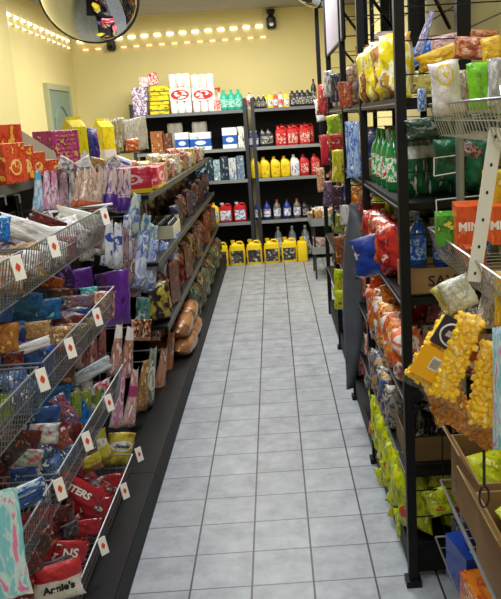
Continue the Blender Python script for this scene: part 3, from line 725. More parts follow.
onshelf('drink_carton', 'carton', yb_, 77, 110, 156, 15, -1.06, 1.472, 50, 'yellow gable top carton, the nearer of two', 'carton', d=.10)
onshelf('foil_bag', 'pouch', bluebag, 93, 123, 154, 13, -1.06, 1.472, 50, 'navy blue foil bag between the two yellow cartons', 'bag', d=.07)
onshelf('drink_carton', 'carton', yb_, 105.5, 114, 152, 13, -1.06, 1.472, 50, 'yellow gable top carton, the farther of two', 'carton', d=.10)
for i, px in enumerate([115, 119.5, 124]):
    onshelf('spice_bag', 'pouch', mixbag, px, 115, 150, 9, -1.05, 1.472, 60, f'olive brown spice bag, {ORD[i]} right of the yellow cartons', 'bag', d=.035)
for i, px in enumerate([129, 133, 137, 141, 145]):
    onshelf('clear_bag', 'pouch', clearbag, px, 117, 149, 8, -1.02, 1.472, 66, f'clear bag on the top shelf end, {ORD[i]} of five from the left', 'bag', d=.03)
onshelf('orange_pouch', 'pouch', PM('orange brown film','#b05a2a','#8a4420','#d8a070',4), 133, 138, 152, 14, -.99, 1.472, 60, 'small orange brown pouch lying before the clear bags', 'bag', d=.05)

# --- hanging cone bags, row below the top shelf
for i, (px, w_, m) in enumerate([(36,12,candyb),(44.5,11,candyk),(52,11,candyk),(61,14,PM('faded pink film','#b79aa4','#8f6c7c','#d8ccd0',4)),(70,10,greyw)]):
    bagL('candy_bag', m, px + 2, 192, w_, 42, f'hanging {["pale blue","magenta","pink","faded pink","silver"][i]} candy bag under the pink box', x=-.95, yaw=60, roll=-9, shape='cone')
for i, px in enumerate([78, 85, 92, 99, 106, 112, 119, 126, 132]):
    m = candyc if i < 4 else candyp
    bagL('candy_bag', m, px, 188 + (i > 5) * 3, 11 + (i % 3), 44 - (i < 2) * 4, f'hanging cone bag of candy with {"orange" if i < 4 else "purple"} end, {ORD[i]} from the left', x=-.86 + .03*(i % 2), yaw=50 + 8*(i % 3), roll=-13 - 3*(i % 2), shape='cone')
for i, px in enumerate([66, 84, 98, 112, 124]):
    bagL('candy_bag', [greyw, whitef, tanf, greyw, bluew2][i], px, 165, 16, 14, f'crumpled small bag top on the peg row, {ORD[i]} from the left', x=-.90, yaw=55, roll=[-30,20,-15,35,-20][i])
# white header rod
def rod(name, pts, r, mat, label, cat='hook'):
    bm = bmesh.new(); c = sum((Vector(p) for p in pts), Vector()) / len(pts)
    path(bm, [Vector(p) - c for p in pts], r, 6); o = tobj(name, bm, mat); o.location = c; tag(o, label, cat); return o
rod('hanging_rail', [onx(30,215,-.98), onx(112,204,-.74)], .006, white, 'long white rail above the top wire basket', 'rail')
for i, (px, py) in enumerate([(6,205),(20,203)]):
    P = onx(px, py, -.95); rod('peg_hook', [P, P+Vector((.0,0,.03)), P+Vector((-.10,0,.03))], .004, chrome, f'chrome peg hook above the top basket, {["left","right"][i]} one')

# --- row B: white and blue hanging bags on the far side of the top basket
for i, (px, py, m) in enumerate([(108,243,bluew2),(117,246,bluew2),(126,238,bluew2),(134,232,bluew2),(99,232,greyw),(142,222,greyw),(88,238,greyw)]):
    bagL('candy_bag', m, px, py, 15, 46, f'hanging {"white bag with blue emblem" if i<4 else "silver grey bag"}, {ORD[i if i<4 else i-4]} of its kind below the cone bags', x=-.80, yaw=52, roll=-12, shape='cone')
for i, (px, py) in enumerate([(133,215),(143,236),(150,246)]):
    bagL('candy_bag', PM('pale green blue film','#b9c4b8','#7f9a9c','#4c6ca0',3.4,logo='#5a78b4',lz=.5,lw=.3,lh=.16), px, py, 18, 44, f'pale green hanging bag with blue oval, {ORD[i]} from the top', x=-.78, yaw=50, roll=-22, shape='cone')
# --- row C: blue paisley bags
for i, (px, py) in enumerate([(140,262),(150,266),(160,268),(170,258)]):
    bagL('candy_bag', blupz, px, py, 19, 54, f'blue and white swirl bag hanging mid gondola, {ORD[i]} from the left', x=-.76, yaw=48, roll=-20, shape='cone')
for i, (px, py) in enumerate([(130,262),(136,274),(124,250)]):
    bagL('candy_bag', pinkgrey, px, py, 14, 46, f'brown grey hanging bag left of the blue swirl bags, {["middle","lowest","upper"][i]} one', x=-.80, yaw=52, roll=-14, shape='cone')
bagL('purple_bag', purple, 114, 299, 36, 56, 'large deep purple candy bag standing behind the wire baskets', x=-.84, yaw=48, roll=-4, cat='candy bag', th=.2)
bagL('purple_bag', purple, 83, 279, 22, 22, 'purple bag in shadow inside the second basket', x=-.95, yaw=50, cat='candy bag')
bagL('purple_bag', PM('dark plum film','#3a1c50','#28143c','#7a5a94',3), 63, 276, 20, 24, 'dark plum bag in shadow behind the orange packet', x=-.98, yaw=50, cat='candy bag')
# row D: pink, teal, navy paisley
bagL('candy_bag', PM('crimson film','#a83a50','#842c40','#d8a8b4',3,logo='#d8b8c4',lz=.5,lw=.3,lh=.22), 153, 306, 20, 40, 'crimson pink bag with pale oval hanging above the bread', x=-.78, yaw=48, roll=-20)
bagL('candy_bag', PM('navy swirl film','#30386c','#1e244c','#b0b4d0',3,logo='#8c90bc',lz=.55,lw=.3,lh=.2), 165, 298, 14, 38, 'navy swirl bag hanging right of the crimson bag', x=-.76, yaw=48, roll=-20)
bagL('candy_bag', PM('sea green film','#5c9490','#3c6c6c','#c4d4d0',3), 143, 310, 16, 26, 'small sea green bag hanging left of the crimson bag', x=-.80, yaw=50, roll=-12)
bagL('candy_bag', PM('dark wheat film','#4c4030','#2c2420','#c8b068',4), 176, 288, 20, 36, 'dark bag with wheat coloured print below the blue bags', x=-.80, yaw=45, roll=-12)
# row E: nut and snack strips
for i, (px, py) in enumerate([(84,350),(93,348),(102,346)]):
    bagL('nut_bag', PM('pink brown nut film','#9a5c58','#6c3438','#dcc0b4',4), px, py, 12, 40, f'pink brown nut bag hanging in the middle baskets, {ORD[i]} from the left', x=-.82, yaw=50, roll=-12, shape='cone')
for i, (px, py) in enumerate([(117,350),(128,352)]):
    bagL('nut_bag', PM('salmon nut film','#c4907c','#a06858','#e8d8d0',3.4,band=('#e4ddd8',.85,.12)), px, py, 15, 52, f'tall salmon coloured nut bag with pale top, {["left","right"][i]} of two', x=-.78, yaw=50, roll=-14, shape='cone')
for i, px in enumerate([136, 146, 156]):
    bagL('nut_bag', PM('black orange film','#2c2420','#d08048','#e8d8c0',5,band=('#b07858',.1,.1)), px, 330, 11, 22, f'small black and orange bag hanging in a row, {ORD[i]} from the left', x=-.78, yaw=50, roll=-12)
for i, (px, py, h, m) in enumerate([(119,398,60,candyk),(132,398,58,PM('beige pink film','#d4b8b0','#b87888','#e8dcd4',3.4,band=('#a03c6c',.62,.09))),(143,386,52,tanf),(150,378,60,PM('grey green film','#98a090','#687464','#d0ccc0',4,logo='#dcd8cc',lz=.5,lw=.3,lh=.2)),(161,376,56,PM('peach grey film','#c08c70','#8c6450','#e0d0c4',4)),(168,362,60,PM('orange grey film','#b87850','#907058','#dcd0c8',4))]):
    bagL('strip_bag', m, px, py, 15, h, f'long hanging snack bag near the base, {ORD[i]} of six from the left', x=-.76, yaw=48, roll=-16, shape='cone', cat='snack bag')
bagL('snack_bag', PM('pale blue card film','#b8c4d8','#7c94bc','#e8ecf0',3,lines=True), 180, 373, 26, 12, 'pale blue white packet lying at the end of the hanging bags', x=-.70, yaw=35, roll=-20, cat='snack bag')

# --- contents of the baskets, nearest column
B = [
 (30,232,66,22,whitef,'long white wrapped packet lying on the top basket',-24,-.80),
 (48,222,40,12,redk,'maroon packet behind the long white packet',-28,-.86),
 (78,219,46,18,PM('white yellow film','#dcdacb','#c4c0b4','#d8cc50',3,share=.6),'white packet with yellow corner in the top basket',-20,-.80),
 (3,229,16,26,PM('clear blue film','#1f74c8','#0f4f94','#9fd0f0',3),'bright blue packet at the left edge of the top basket',-10,-.84),
 (40,231,22,12,tanf,'golden packet under the white packets',-20,-.78),
 (8,272,30,34,PM('cream orange film','#d8cabb','#b89a80','#c87840',4),'cream and orange packet in the top basket near the edge',-10,-.76),
 (28,262,26,24,whitef,'white small packet stacked in the top basket, left',-15,-.77),
 (42,258,22,26,PM('white grey bundle','#cfd0d2','#8c8e94','#e8e8ea',5),'grey white bundle in the top basket, middle',-15,-.76),
 (58,252,20,22,whitef,'white bundle in the top basket, beside the tag',-18,-.76),
 (67,248,20,24,PM('red pink bars','#b06068','#7c3c44','#e4d4d0',5),'dusty red packet in the top basket, right part',-12,-.75),
 (82,240,20,22,greyw,'silver packet at the far end of the top basket',-20,-.76),
 (95,236,18,24,pinkgrey,'pinkish grey packet at the top basket end',-15,-.77),
 (20,306,48,30,bluef,'large bright blue bag in the second basket',-16,-.84),
 (44,310,38,22,bluef,'bright blue bag lying right of the largest one',-6,-.80),
 (2,312,24,22,bluef2,'dark blue bag at the left edge of the second basket',-10,-.80),
 (52,283,26,14,PM('burnt orange film','#b0582c','#7c3020','#d89848',4),'burnt orange packet on top of the blue bags',-25,-.88),
 (62,295,24,14,brownf,'brown packet between blue bags and teal packet',-10,-.84),
 (89,292,19,10,tealf,'shiny teal packet on the second basket',-4,-.80),
 (78,301,34,12,multif,'mixed dark packet under the teal one',-8,-.78),
 (104,305,24,28,PM('maroon cream film','#8c4c4c','#c89a70','#e4d4c0',5),'maroon and cream packet at the second basket end',-10,-.75),
 (80,316,26,16,bluef2,'navy packet under the rim of the second basket',-5,-.80),
 (8,338,24,30,orangef,'golden brown snack packet at the left edge',-8,-.80),
 (30,347,46,11,PM('white packet red ribbon','#dcdadc','#d0c8cc','#b8b0b4',2,share=.8),'long white packet with a red ribbon lying in the third tier',6,-.80),
 (38,330,28,18,tanf,'tan snack packet beneath the blue bags',-5,-.78),
 (60,338,24,24,tanf,'tan snack packet right of the ribboned packet',-12,-.77),
 (78,335,24,24,PM('khaki film','#8c7c58','#5c5038','#c8b890',4),'khaki packet at the end of the second basket',-15,-.76),
 (12,362,26,22,redk,'dark red packet at the left of the third tier',-12,-.82),
 (40,362,22,20,multib,'dark blue mixed packet behind the wires',-10,-.86),
 (62,372,30,26,brownf,'brown nut packet in the third tier',-8,-.80),
 (92,371,44,14,PM('silver blue film','#b4bcc4','#8a98a8','#dce0e4',2.6,share=.7),'long silver packet lying over the third basket',14,-.76),
 (72,358,22,22,pinkgrey,'pink grey packet above the brown nut packet',-10,-.82),
 (24,398,40,34,PM('light blue film','#3f78b0','#1f4c84','#a8c8e0',4),'light blue bag behind the third basket wires',-14,-.80),
 (55,397,34,22,bluef,'vivid blue bag in the middle of the third basket',-8,-.82),
 (44,420,36,28,bluef2,'dark navy bag with white marks in the third basket',-12,-.78),
 (6,412,22,36,greenf,'yellow green packet at the left edge',-25,-.82),
 (64,410,18,36,PM('red white blue film','#a8545c','#343e70','#e0d4d4',4),'red white and blue packet leaning over the tier',25,-.77),
 (76,405,12,28,greenf,'olive green packet in the third basket, first from the left',-5,-.78),
 (86,404,12,28,greenf,'olive green packet in the third basket, second from the left',-5,-.78),
 (97,403,12,26,greenf,'olive green packet in the third basket, third from the left',-5,-.77),
 (102,390,22,18,PM('red silver can film','#c03040','#c8c8cc','#7c2028',3),'red and silver packet at the third basket end',12,-.76),
 (86,388,16,22,greyw,'silver packet left of the red and silver one',6,-.79),
 (10,445,34,36,PM('dark brown film','#3c2a26','#1c1820','#8c5444',4),'dark brown packet at the left edge near the third rim',28,-.78),
 (30,440,24,20,redk,'dark red packet above the fourth tier',-22,-.80),
 (44,434,34,22,PM('white red film','#cfc8c6','#9ca8b0','#b83040',4,share=.6),'white and red packet in the third basket',-14,-.77),
 (28,458,34,18,PM('pale green grey film','#b0b8b0','#808c8c','#c04048',4),'pale grey green packet by the rim',-20,-.77),
 (60,440,22,22,PM('rust film','#a05040','#6c3434','#e0b0a0',4),'rust red packet left of the middle tag',18,-.77),
 (66,455,26,20,multib,'blue grey packet under the rust packet',-12,-.78),
 (90,440,14,26,multif,'dark mixed packet beside the cookie bags',0,-.80),
 (20,492,56,13,PM('blue white long film','#c4d4e4','#3c6cb4','#24448c',3),'long blue and white packet lying at the left edge',4,-.72),
 (22,504,52,12,bluef2,'blue packet beneath the long blue and white one',6,-.72),
 (50,472,40,14,PM('gold grey film','#8c8450','#4c5458','#c0b878',5),'gold grey packet row behind the wires',0,-.80),
 (24,474,30,18,bluef2,'navy packet at the left of the fourth tier',-6,-.80),
 (74,470,24,16,redf,'small red bag top above the long red bag',-20,-.86),
 (36,524,40,30,redf,'dark red bag behind the basket wires',-10,-.82),
 (58,522,38,32,redk,'dark red bag in the lowest basket middle',-8,-.80),
 (96,512,36,28,redf,'bright red bag in the lowest basket, right part',-10,-.76),
 (88,528,30,18,redf,'red bag lying under the others at the rim',-16,-.75),
 (38,548,36,22,stripe,'dark packet with orange stripes in the lowest basket',30,-.74),
 (70,530,20,16,PM('black film','#1c181c','#38303a','#6c5c60',4),'black packet behind the striped one',0,-.76),
 (28,566,30,24,redk,'dark red packet at the bottom left corner',10,-.74),
 (60,562,44,10,PM('grey dark film','#584c54','#342c34','#8c7c84',4),'dark grey packet on the near basket rim',-4,-.74),
]
for px, py, pw, ph, m, lab, rl, x in B:
    bagL('candy_packet', m, px, py, pw, ph, lab, x=x, yaw=40, roll=-rl*.0 + rl, cat='candy packet', th=.32)
# smaller filler packets that heap the baskets full
rf = random.Random(5)
zones = {0:[whitef,greyw,pinkgrey,multif,tanf],1:[bluef,bluef2,purple,multib,redk,tanf],2:[bluef,brownf,multib,greenf,greyw,redk],3:[redf,redk,redf,multif,bluef2]}
zn = {0:'pale',1:'blue or brown',2:'mixed coloured',3:'red or dark'}
for k, (z0, z1) in enumerate(BT):
    for i in range(15):
        y = 2.16 + i*.064; x = -.80 - .07*(i % 3)
        pack('candy_packet', 'pouch', zones[k][rf.randrange(len(zones[k]))], (x, y, z0 + .045 + rf.uniform(0,.03)), (.13,.05,.12), (math.radians(rf.uniform(-60,10)), rf.uniform(-.6,.6), math.radians(rf.uniform(20,80))), f'{zn[k]} small packet heaped low in the {bn[k]} basket, {ORD[i]} from its near end', 'candy packet', var=i % 4)
# named red bags with lettering
o = bagL('red_candy_bag', redw, 111, 494, 22, 42, 'red candy bag with white emblem at the far end of the lowest basket', x=-.78, yaw=38, roll=-14)
o = bagL('red_candy_bag', redw, 89, 500, 34, 24, 'red candy bag with white emblem lying beside the long lettered one', x=-.78, yaw=35, roll=-10)
o = bagL('red_candy_bag', redf, 79, 491, 62, 22, 'long red candy bag with white lettering slanting across the lowest basket', x=-.725, yaw=24, roll=-42, th=.25)
stuck_text('LITERS', o, .032, txtw, (-.05, 0), -.60, .0012, 1.15)
o = bagL('red_candy_bag', redf, 70, 552, 40, 24, 'red bag with pale lettered patch in the near lowest basket', x=-.715, yaw=24, roll=-18, th=.22)
stuck_text('NS', o, .04, txtw, (0, 0), -.60, .001)
o = bagL('white_red_bag', PM('white red top film','#e0dcda','#d4ccca','#c8c0be',2.2,band=('#b82430',.82,.22),share=.8), 58, 582, 54, 42, 'white bag with red top and black lettering at the bottom edge', x=-.70, yaw=22, th=.25)
stuck_text("Annie's", o, .03, txtk, (0, -.08), -.60, .0015)
o = bagL('cookie_bag', cookie2, 120, 449, 30, 34, 'yellow cookie bag with blue and white emblem, right one in the lowest basket end', x=-.78, yaw=35, roll=-18, th=.3)
stuck_text('Famous', o, .022, plain('navy lettering','#23356c',.5), (-.02, .13), -.62, .001)
o = bagL('cookie_bag', cookie2, 98, 447, 24, 34, 'yellow cookie bag with blue and white emblem, left one', x=-.80, yaw=35, roll=8, th=.3)
o = bagL('cookie_bag', cookie, 92, 463, 22, 18, 'yellow cookie bag lying under the pair of cookie bags', x=-.78, yaw=35, roll=8, th=.3)
bagL('gift_bag', pinkteal, 8, 545, 36, 118, 'pink and turquoise shiny bag hanging at the near bottom left', x=-.60, yaw=15, th=.15, cat='bag')

# --- far half of the left gondola
pinkbox = PM('red candy box', '#c41f3c', '#e04468', '#f4dcdc', 3, seed=61, logo='#efc8c8', lz=.55, lw=.3, lh=.22, band=('#e6c422', .07, .1), bump=0)
def shelfL(name, shape, mat, x, y, z, w, d, h, label, cat, yaw=90):
    _v[0] += 1
    return pack(name, shape, mat, (x, y, z + h/2 + .001), (w, d, h), (0,0,math.radians(yaw)), label, cat, None, _v[0] % 4)
shelfL('candy_box', 'box', pinkbox, -.88, 4.48, 1.27, .30, .12, .15, 'red and white candy box with yellow base at near end of shelf', 'box', 20)
o = shelfL('candy_box', 'box', pinkbox, -.76, 4.86, 1.27, .34, .09, .13, 'red candy box behind the first along the shelf edge', 'box')
cols = [('#b8a888','#8a7458','#d8ccb4','tan'),('#8c3c3c','#5c2828','#d4a090','brick red'),('#9c8c4c','#6c6034','#d0c48c','olive'),('#a09890','#6c6460','#d8d0c8','grey'),('#7a4430','#502c20','#c89870','brown')]
_c = []
for i, (a, b, c, n) in enumerate(cols): _c.append((PM('shelf carton '+n, a, b, c, 4.5, seed=70+i, lines=True, bump=.1), n))
y = 5.12; i = 0
while y < 8.5:
    m, n = _c[(i*2) % 5]
    shelfL('food_packet', 'box' if i % 2 else 'pouch', m, -.79, y, 1.27, .17, .08, .10 + .025*((i*7) % 3), f'{n} packet on the top shelf edge beyond the candy boxes, {ORD[i]} along', 'packet'); y += .2; i += 1
for i in range(7):
    m, n = _c[(i*3+1) % 5]
    shelfL('food_packet', 'pouch', m, -.97, 4.6+i*.55, 1.27, .22, .1, .13 + .03*(i % 2), f'{n} bag in the rear row of the top shelf, {ORD[i]} along', 'packet', 70)
# second shelf: pale tray of small bottles, then dark packets
ty = 5.40
tb = empty('display_tray', (-.84, ty, .881), 'pale cream cardboard tray of small bottles on the second shelf', 'tray')
bm = bmesh.new(); box(bm, -.12, .12, -.20, .20, 0, .004); tobj('tray_floor', bm, plain('cream card','#cfcaa8',.8), tb, False)
bm = bmesh.new(); box(bm, -.12,.12,-.2,-.196,.004,.09); box(bm, .116,.12,-.196,.2,.004,.09); box(bm,-.12,-.116,-.196,.2,.004,.15); box(bm,-.116,.116,.196,.2,.004,.12); tobj('tray_wall', bm, plain('cream card','#cfcaa8',.8), tb, False)
k = 0
for a in range(3):
    for b in range(5):
        cont('vial', (-.90+.07*a, ty-.15+.075*b, .887), f'small dark bottle in the cream tray, {["rear","middle","front"][a]} row, {ORD[b]} along', 0, 1.25); k += 1
dkc = [(PM('dark blue shelf film','#1c2848','#10141f','#66728c',4.5),'dark blue'),(PM('wine shelf film','#401420','#220a10','#8a4450',4.5),'wine red'),(pasta,'brown bean'),(PM('black gold film','#1c1814','#100e0c','#7a683c',5),'black and gold'),(PM('plum shelf film','#331a2c','#1c0e1a','#74586a',4.5),'plum'),(brownf,'chocolate brown')]  # film colours kept dark to stand in for the dim shelf light
y = 5.72; i = 0
while y < 8.5:
    m, n = dkc[i % 6]
    shelfL('snack_bag', 'box' if i % 3 == 1 else 'pouch', m, -.78 - .02*(i % 2), y, .88, .17, .09, .18+.02*(i % 3), f'{n} bag standing on the second shelf, {ORD[i]} beyond the cream tray', 'snack bag', 80); y += .19; i += 1
# higher rear row on 2nd shelf, dark red
for i in range(6):
    m, n = dkc[(i+1) % 6]
    shelfL('snack_bag', 'pouch', m, -.98, 5.1+i*.6, .88, .3, .12, .27, f'tall {n} bag at the back of the second shelf, {ORD[i]} along', 'snack bag', 80)
# third shelf and front hanging bags
y = 4.45; i = 0
while y < 8.55:
    m, n = [(pasta,'brown bean'),(PM('rust shelf film','#5c2818','#34140f','#a86440',4.5),'rust'),(redk,'dark red'),(PM('amber film','#604420','#382612','#a08040',4.5),'amber'),(PM('red yellow film','#741f18','#341010','#b08c30',4.5),'red and yellow')][i % 5]  # shelf shade is put into these darkened film colours
    shelfL('snack_bag', 'box' if i % 4 == 2 else 'pouch', m, -.75 - .03*(i % 2), y, .50, .18, .12, .24+.02*(i % 3), f'{n} bag standing on the third shelf, {ORD[i]} along the aisle', 'snack bag', 78); y += .21; i += 1
y = 5.86; i = 0
while y < 8.55:
    m, n = [(PM('green white film','#4c5840','#262e1e','#989c80',5),'green grey'),(pasta,'brown bean'),(PM('khaki pasta film','#605838','#342e20','#a89c70',5),'khaki'),(redk,'dark red')][i % 4]  # base row films darkened in colour to imitate weaker light low down
    shelfL('pasta_bag', 'loaf' if i % 3 == 1 else 'pouch', m, -.71 - .02*(i % 2), y, .116, .18, .12, .27+.02*(i % 3), f'{n} bag standing on the base shelf, {ORD[i]} beyond the bread', 'food bag', 76); y += .21; i += 1
shelfL('pasta_bag', 'pouch', PM('green clear film','#44544a','#222c26','#a0ac9c',5), -.72, 5.68, .116, .14, .1, .34, 'green and clear bag right behind the bread', 'food bag', 70)
# bread loaves on the base
for i, (y, z, xb) in enumerate([(5.02,.116,-.70),(5.40,.116,-.70),(5.03,.242,-.71),(5.41,.242,-.71),(5.02,.116,-.87),(5.03,.242,-.88)]):
    o = pack('bread_loaf', 'loaf', breadf, (xb, y, z+.064), (.165,.125,.37), (math.radians(90), 0, math.radians(2*i-5)), f'wrapped loaf of sliced bread, {["nearest lower","second lower","nearest upper","second upper","third lower","third upper"][i]} in the pile', 'bread')
shelfL('snack_bag', 'pouch', PM('wheat U film','#2c2024','#b8a840','#4c2a50',2.2), -.74, 4.42, .50, .20, .10, .24, 'dark bag with yellow U shaped print above the bread', 'snack bag', 50)

# ------------------------------------------------------------------ right gondola: products
ychip = PM('yellow chip film', '#e4cc1c', '#f0e470', '#e8e4c0', 3, seed=81, share=.7)
ygreen = PM('lime yellow chip film', '#c8d018', '#98a814', '#ece870', 3.2, seed=82, share=.65, logo='#c83828', lz=.35, lw=.14, lh=.08)
redcel = PM('red cellophane', '#c03028', '#7c1820', '#e8a898', 4, seed=83, rough=.2)
orcel = PM('orange cellophane', '#dc5a24', '#b03018', '#f0b890', 4, seed=84, rough=.2)
bluewh = PM('blue white film', '#1f3f9c', '#162c70', '#e4e8f0', 2.6, seed=85, share=.7)
orye = PM('orange yellow film', '#dc9024', '#c84c1c', '#f0d860', 4, seed=86)
orwh = PM('orange white chip film', '#d8622c', '#e8ddd4', '#b03c20', 2.6, seed=87)
brblue = PM('brown blue film', '#b88c4c', '#2c4c90', '#3a2c28', 4, seed=88)
clearmix = PM('clear grey mixed film', '#8c8478', '#4c4a48', '#c8c4b8', 5, seed=89, rough=.15)
def bagR(name, mat, px, py, pw, ph, label, x=.46, yaw=-50, roll=0, tilt=0, shape='pouch', cat='snack bag', th=.3, **k):
    return place(name, shape, mat, px, py, pw, ph, x, yaw, label, cat, roll, tilt, th, **k)
def shelfR(name, shape, mat, x, y, z, w, d, h, label, cat='snack bag', yaw=-75, roll=0):
    _v[0] += 1
    return pack(name, shape, mat, (x, y, z + h/2 + .001), (w, d, h), (0, math.radians(roll), math.radians(yaw)), label, cat, None, _v[0] % 4)
# top shelf, first bay: yellow chip bags and blue
for i, (px, py, w_, h_, m, n, rl) in enumerate([(364,66,16,40,PM('brown orange chip film','#b87c30','#8a4c20','#e0c080',4),'brown orange',0),(372,70,22,46,PM('yellow white chip film','#e0c818','#ece8c8','#b8882c',3,share=.6),'yellow and white',10),(382,68,24,50,ychip,'bright yellow',20),(385,44,22,24,PM('white pink film','#d8c8c4','#b88890','#e8d8b0',4),'white and pink',0),(402,60,14,30,PM('sky blue film','#2c74c0','#1c4c98','#a8d0f0',3.5),'sky blue',12),(419,56,34,20,PM('sky blue film','#2c74c0','#1c4c98','#a8d0f0',3.5),'long sky blue',18),(438,58,46,18,PM('golden chip film','#d8ac2c','#c08c18','#ecd070',2.6,share=.7),'long golden',14),(470,48,34,22,PM('brown red film','#8c3c34','#b87840','#d8b098',4),'brown and red',-6),(492,50,22,26,PM('golden chip film','#d8ac2c','#c08c18','#ecd070',2.6,share=.7),'golden',8),(444,42,30,14,PM('pale pink film','#d0a8a0','#a87878','#e8d8c8',4),'pale pink',4),(420,82,30,22,PM('dull yellow film','#c8b860','#a89848','#e8e0b8',3),'dull yellow',0),(484,38,30,16,PM('orange brown rim film','#b8702c','#8c4420','#e0b070',4),'orange brown',-8)]):
    bagR('chip_bag', m, px, py, w_, h_, f'{n} chip bag lying on the top shelf of the nearest right bay', x=.46+.02*i, yaw=-35, roll=rl)
# fig: pale foil streamer bag near the wall wires
bagR('foil_bag', PM('pale violet foil','#a8a4c0','#6c6890','#dcd8e4',4), 425, 34, 12, 44, 'thin pale violet foil bag hanging on the wire end grid', x=.58, yaw=-20, roll=-20, shape='cone')
# bay 1 second shelf: green bottles
for i, (x, y) in enumerate([(.455,2.86),(.455,3.0),(.455,3.14),(.455,3.28)]):
    cont('green', (x, y, 1.361), f'green soda bottle at the shelf front behind the near post, {ORD[i]} from the camera', 0, .72)
for i, (x, y) in enumerate([(.47,2.60),(.565,2.62),(.655,2.60),(.735,2.66)]):
    shelfR('green_pack', 'pouch', PM('green white tall film','#14603c','#0f4a30','#c8ccc4',2.4,stretch=(2,1,.6),band=('#b9bdb6',.88,.12)), x, y, 1.361, .10, .08, .17, f'dark green and white packet seen through the wire end, {ORD[i]} from the left', 'packet', -8)
for i, (x, y) in enumerate([(.50,2.98),(.60,3.0),(.70,2.95)]):
    shelfR('grey_sack', 'pouch', PM('grey green sack film','#8c9488','#5c6c60','#c0c4bc',3), x, y, 1.361, .13, .1, .24, f'grey green sack behind the dark green packets, {ORD[i]} from the left', 'bag', -15)
for i, (px, py, m, n) in enumerate([(364,148,whitef,'white'),(368,158,PM('dark red small film','#8c3c38','#3c2028','#e0b8a0',4),'dark red'),(371,168,PM('cream shine film','#d8b890','#a87858','#f0e0c8',4),'cream')]):
    bagR('small_bag', m, px, py, 8, 20, f'small {n} bag beside the green bottles', x=.44, roll=8)
# wavy hanging snack row below the top shelf
for i, px in enumerate([362, 371, 381]):
    bagR('small_bag', PM('amber wave film','#b8884c','#6c4424','#e0c090',4), px, 110 - i*1.5, 9, 8, f'small amber packet hanging under the top shelf, {ORD[i]} from the left', x=.43, yaw=-40)
# third shelf: red cellophane and blue bag
for i, (px, py, w_, h_, m, n) in enumerate([(368,206,18,20,redcel,'red'),(377,214,18,22,redcel,'red'),(372,226,22,20,orcel,'orange red'),(385,226,18,24,redcel,'dark red'),(365,219,12,18,orcel,'orange red'),(392,238,16,20,PM('red white print','#c83838','#e8e0dc','#7c2020',4),'red and white')]):
    bagR('snack_bag', m, px, py, w_, h_, f'{n} cellophane bag on the third shelf, {ORD[i]} of the red heap', x=.45, roll=(i*23) % 40 - 20)
bagR('blue_bag', bluewh, 380, 254, 74, 42, 'large royal blue bag with white flash on the third shelf', x=.40, yaw=-62, roll=14)
bagR('blue_bag', bluewh, 396, 250, 14, 50, 'blue and white bag half hidden behind the near post', x=.45, yaw=-40)
# fourth shelf rear and orange bags
for i, (px, py, w_, h_, m, n, rl) in enumerate([(370,276,14,22,orye,'yellow orange',10),(378,283,18,24,orcel,'orange red',-10),(368,288,12,20,orcel,'orange',0),(376,298,18,16,orye,'golden',10),(388,293,16,18,orye,'yellow orange',15),(366,266,10,18,PM('pale amber film','#d8a050','#b86c2c','#f0dca0',4),'pale amber',0)]):
    bagR('snack_bag', m, px, py, w_, h_, f'{n} bag in the orange heap under the blue bag, {ORD[i]} of the heap', x=.43, roll=rl)
for i, (px, py, w_, h_, rl) in enumerate([(384,308,22,30,-14),(380,326,24,26,10),(394,328,22,30,-8),(372,330,12,28,0),(391,342,20,22,12),(370,345,12,22,0)]):
    bagR('snack_bag', orwh, px, py, w_, h_, f'orange and white chip bag, {ORD[i]} of the group on the fourth shelf', x=.43, yaw=-45, roll=rl)
for i, (px, py, w_, h_, m, n) in enumerate([(378,356,18,10,PM('cobalt film','#1c4c9c','#12346c','#6c98d8',3),'cobalt blue'),(378,370,14,18,brblue,'tan and blue'),(388,374,16,22,PM('yellow tan film','#c8a040','#8c6428','#ece0b0',4),'yellow tan'),(386,392,18,22,clearmix,'clear grey'),(395,404,14,24,clearmix,'clear grey'),(396,385,12,22,PM('brown shade film','#5c4838','#302824','#a89878',4),'shaded brown')]):
    bagR('snack_bag', m, px, py, w_, h_, f'{n} bag in the lower part of the nearest right bay, {ORD[i]} down', x=.43, yaw=-48, roll=(i*31) % 30 - 15)
# clear slim packs leaning along the aisle face of the lower shelves
for i, (px, py) in enumerate([(386,412),(391,426),(396,440),(400,456)]):
    bagR('snack_bag', clearmix, px, py, 11, 30, f'slim clear bag with grey print leaning in the low row, {ORD[i]} down', x=.42, yaw=-55, roll=-6)
# bottom: lime yellow bags spilling
for i, (px, py, w_, h_, rl, m) in enumerate([(375,402,12,22,8,ygreen),(376,424,14,26,-10,PM('orange red yellow film','#dc7c24','#c83c20','#e8d060',3.6)),(380,436,14,16,14,orye),(388,452,22,26,-14,ygreen),(393,474,26,28,12,ygreen),(385,482,16,30,20,ygreen),(399,494,24,30,-14,ygreen),(397,508,18,28,-10,ygreen),(404,524,20,32,8,ygreen),(405,470,18,38,0,ygreen)]):
    bagR('chip_bag', m, px, py, w_, h_, f'{"orange yellow" if m is not ygreen else "lime yellow"} chip bag spilling from the right base shelf, {ORD[i]} from far', x=.415, yaw=-40, roll=rl, th=.4)
for i, (px, py, w_, h_, rl) in enumerate([(425,478,24,34,14),(440,474,20,32,-12),(420,500,22,34,-14),(438,502,26,30,16),(430,520,30,26,20),(448,488,18,34,0)]):
    bagR('chip_bag', ygreen, px, py, w_, h_, f'lime yellow chip bag behind the wire end grid, {ORD[i]} of the group', x=.50 + .03*(i % 3), yaw=-12, roll=rl, th=.4)
bagR('snack_bag', redk, 436, 460, 30, 26, 'dark red bag in shadow under the cardboard tray', x=.56, yaw=-12)
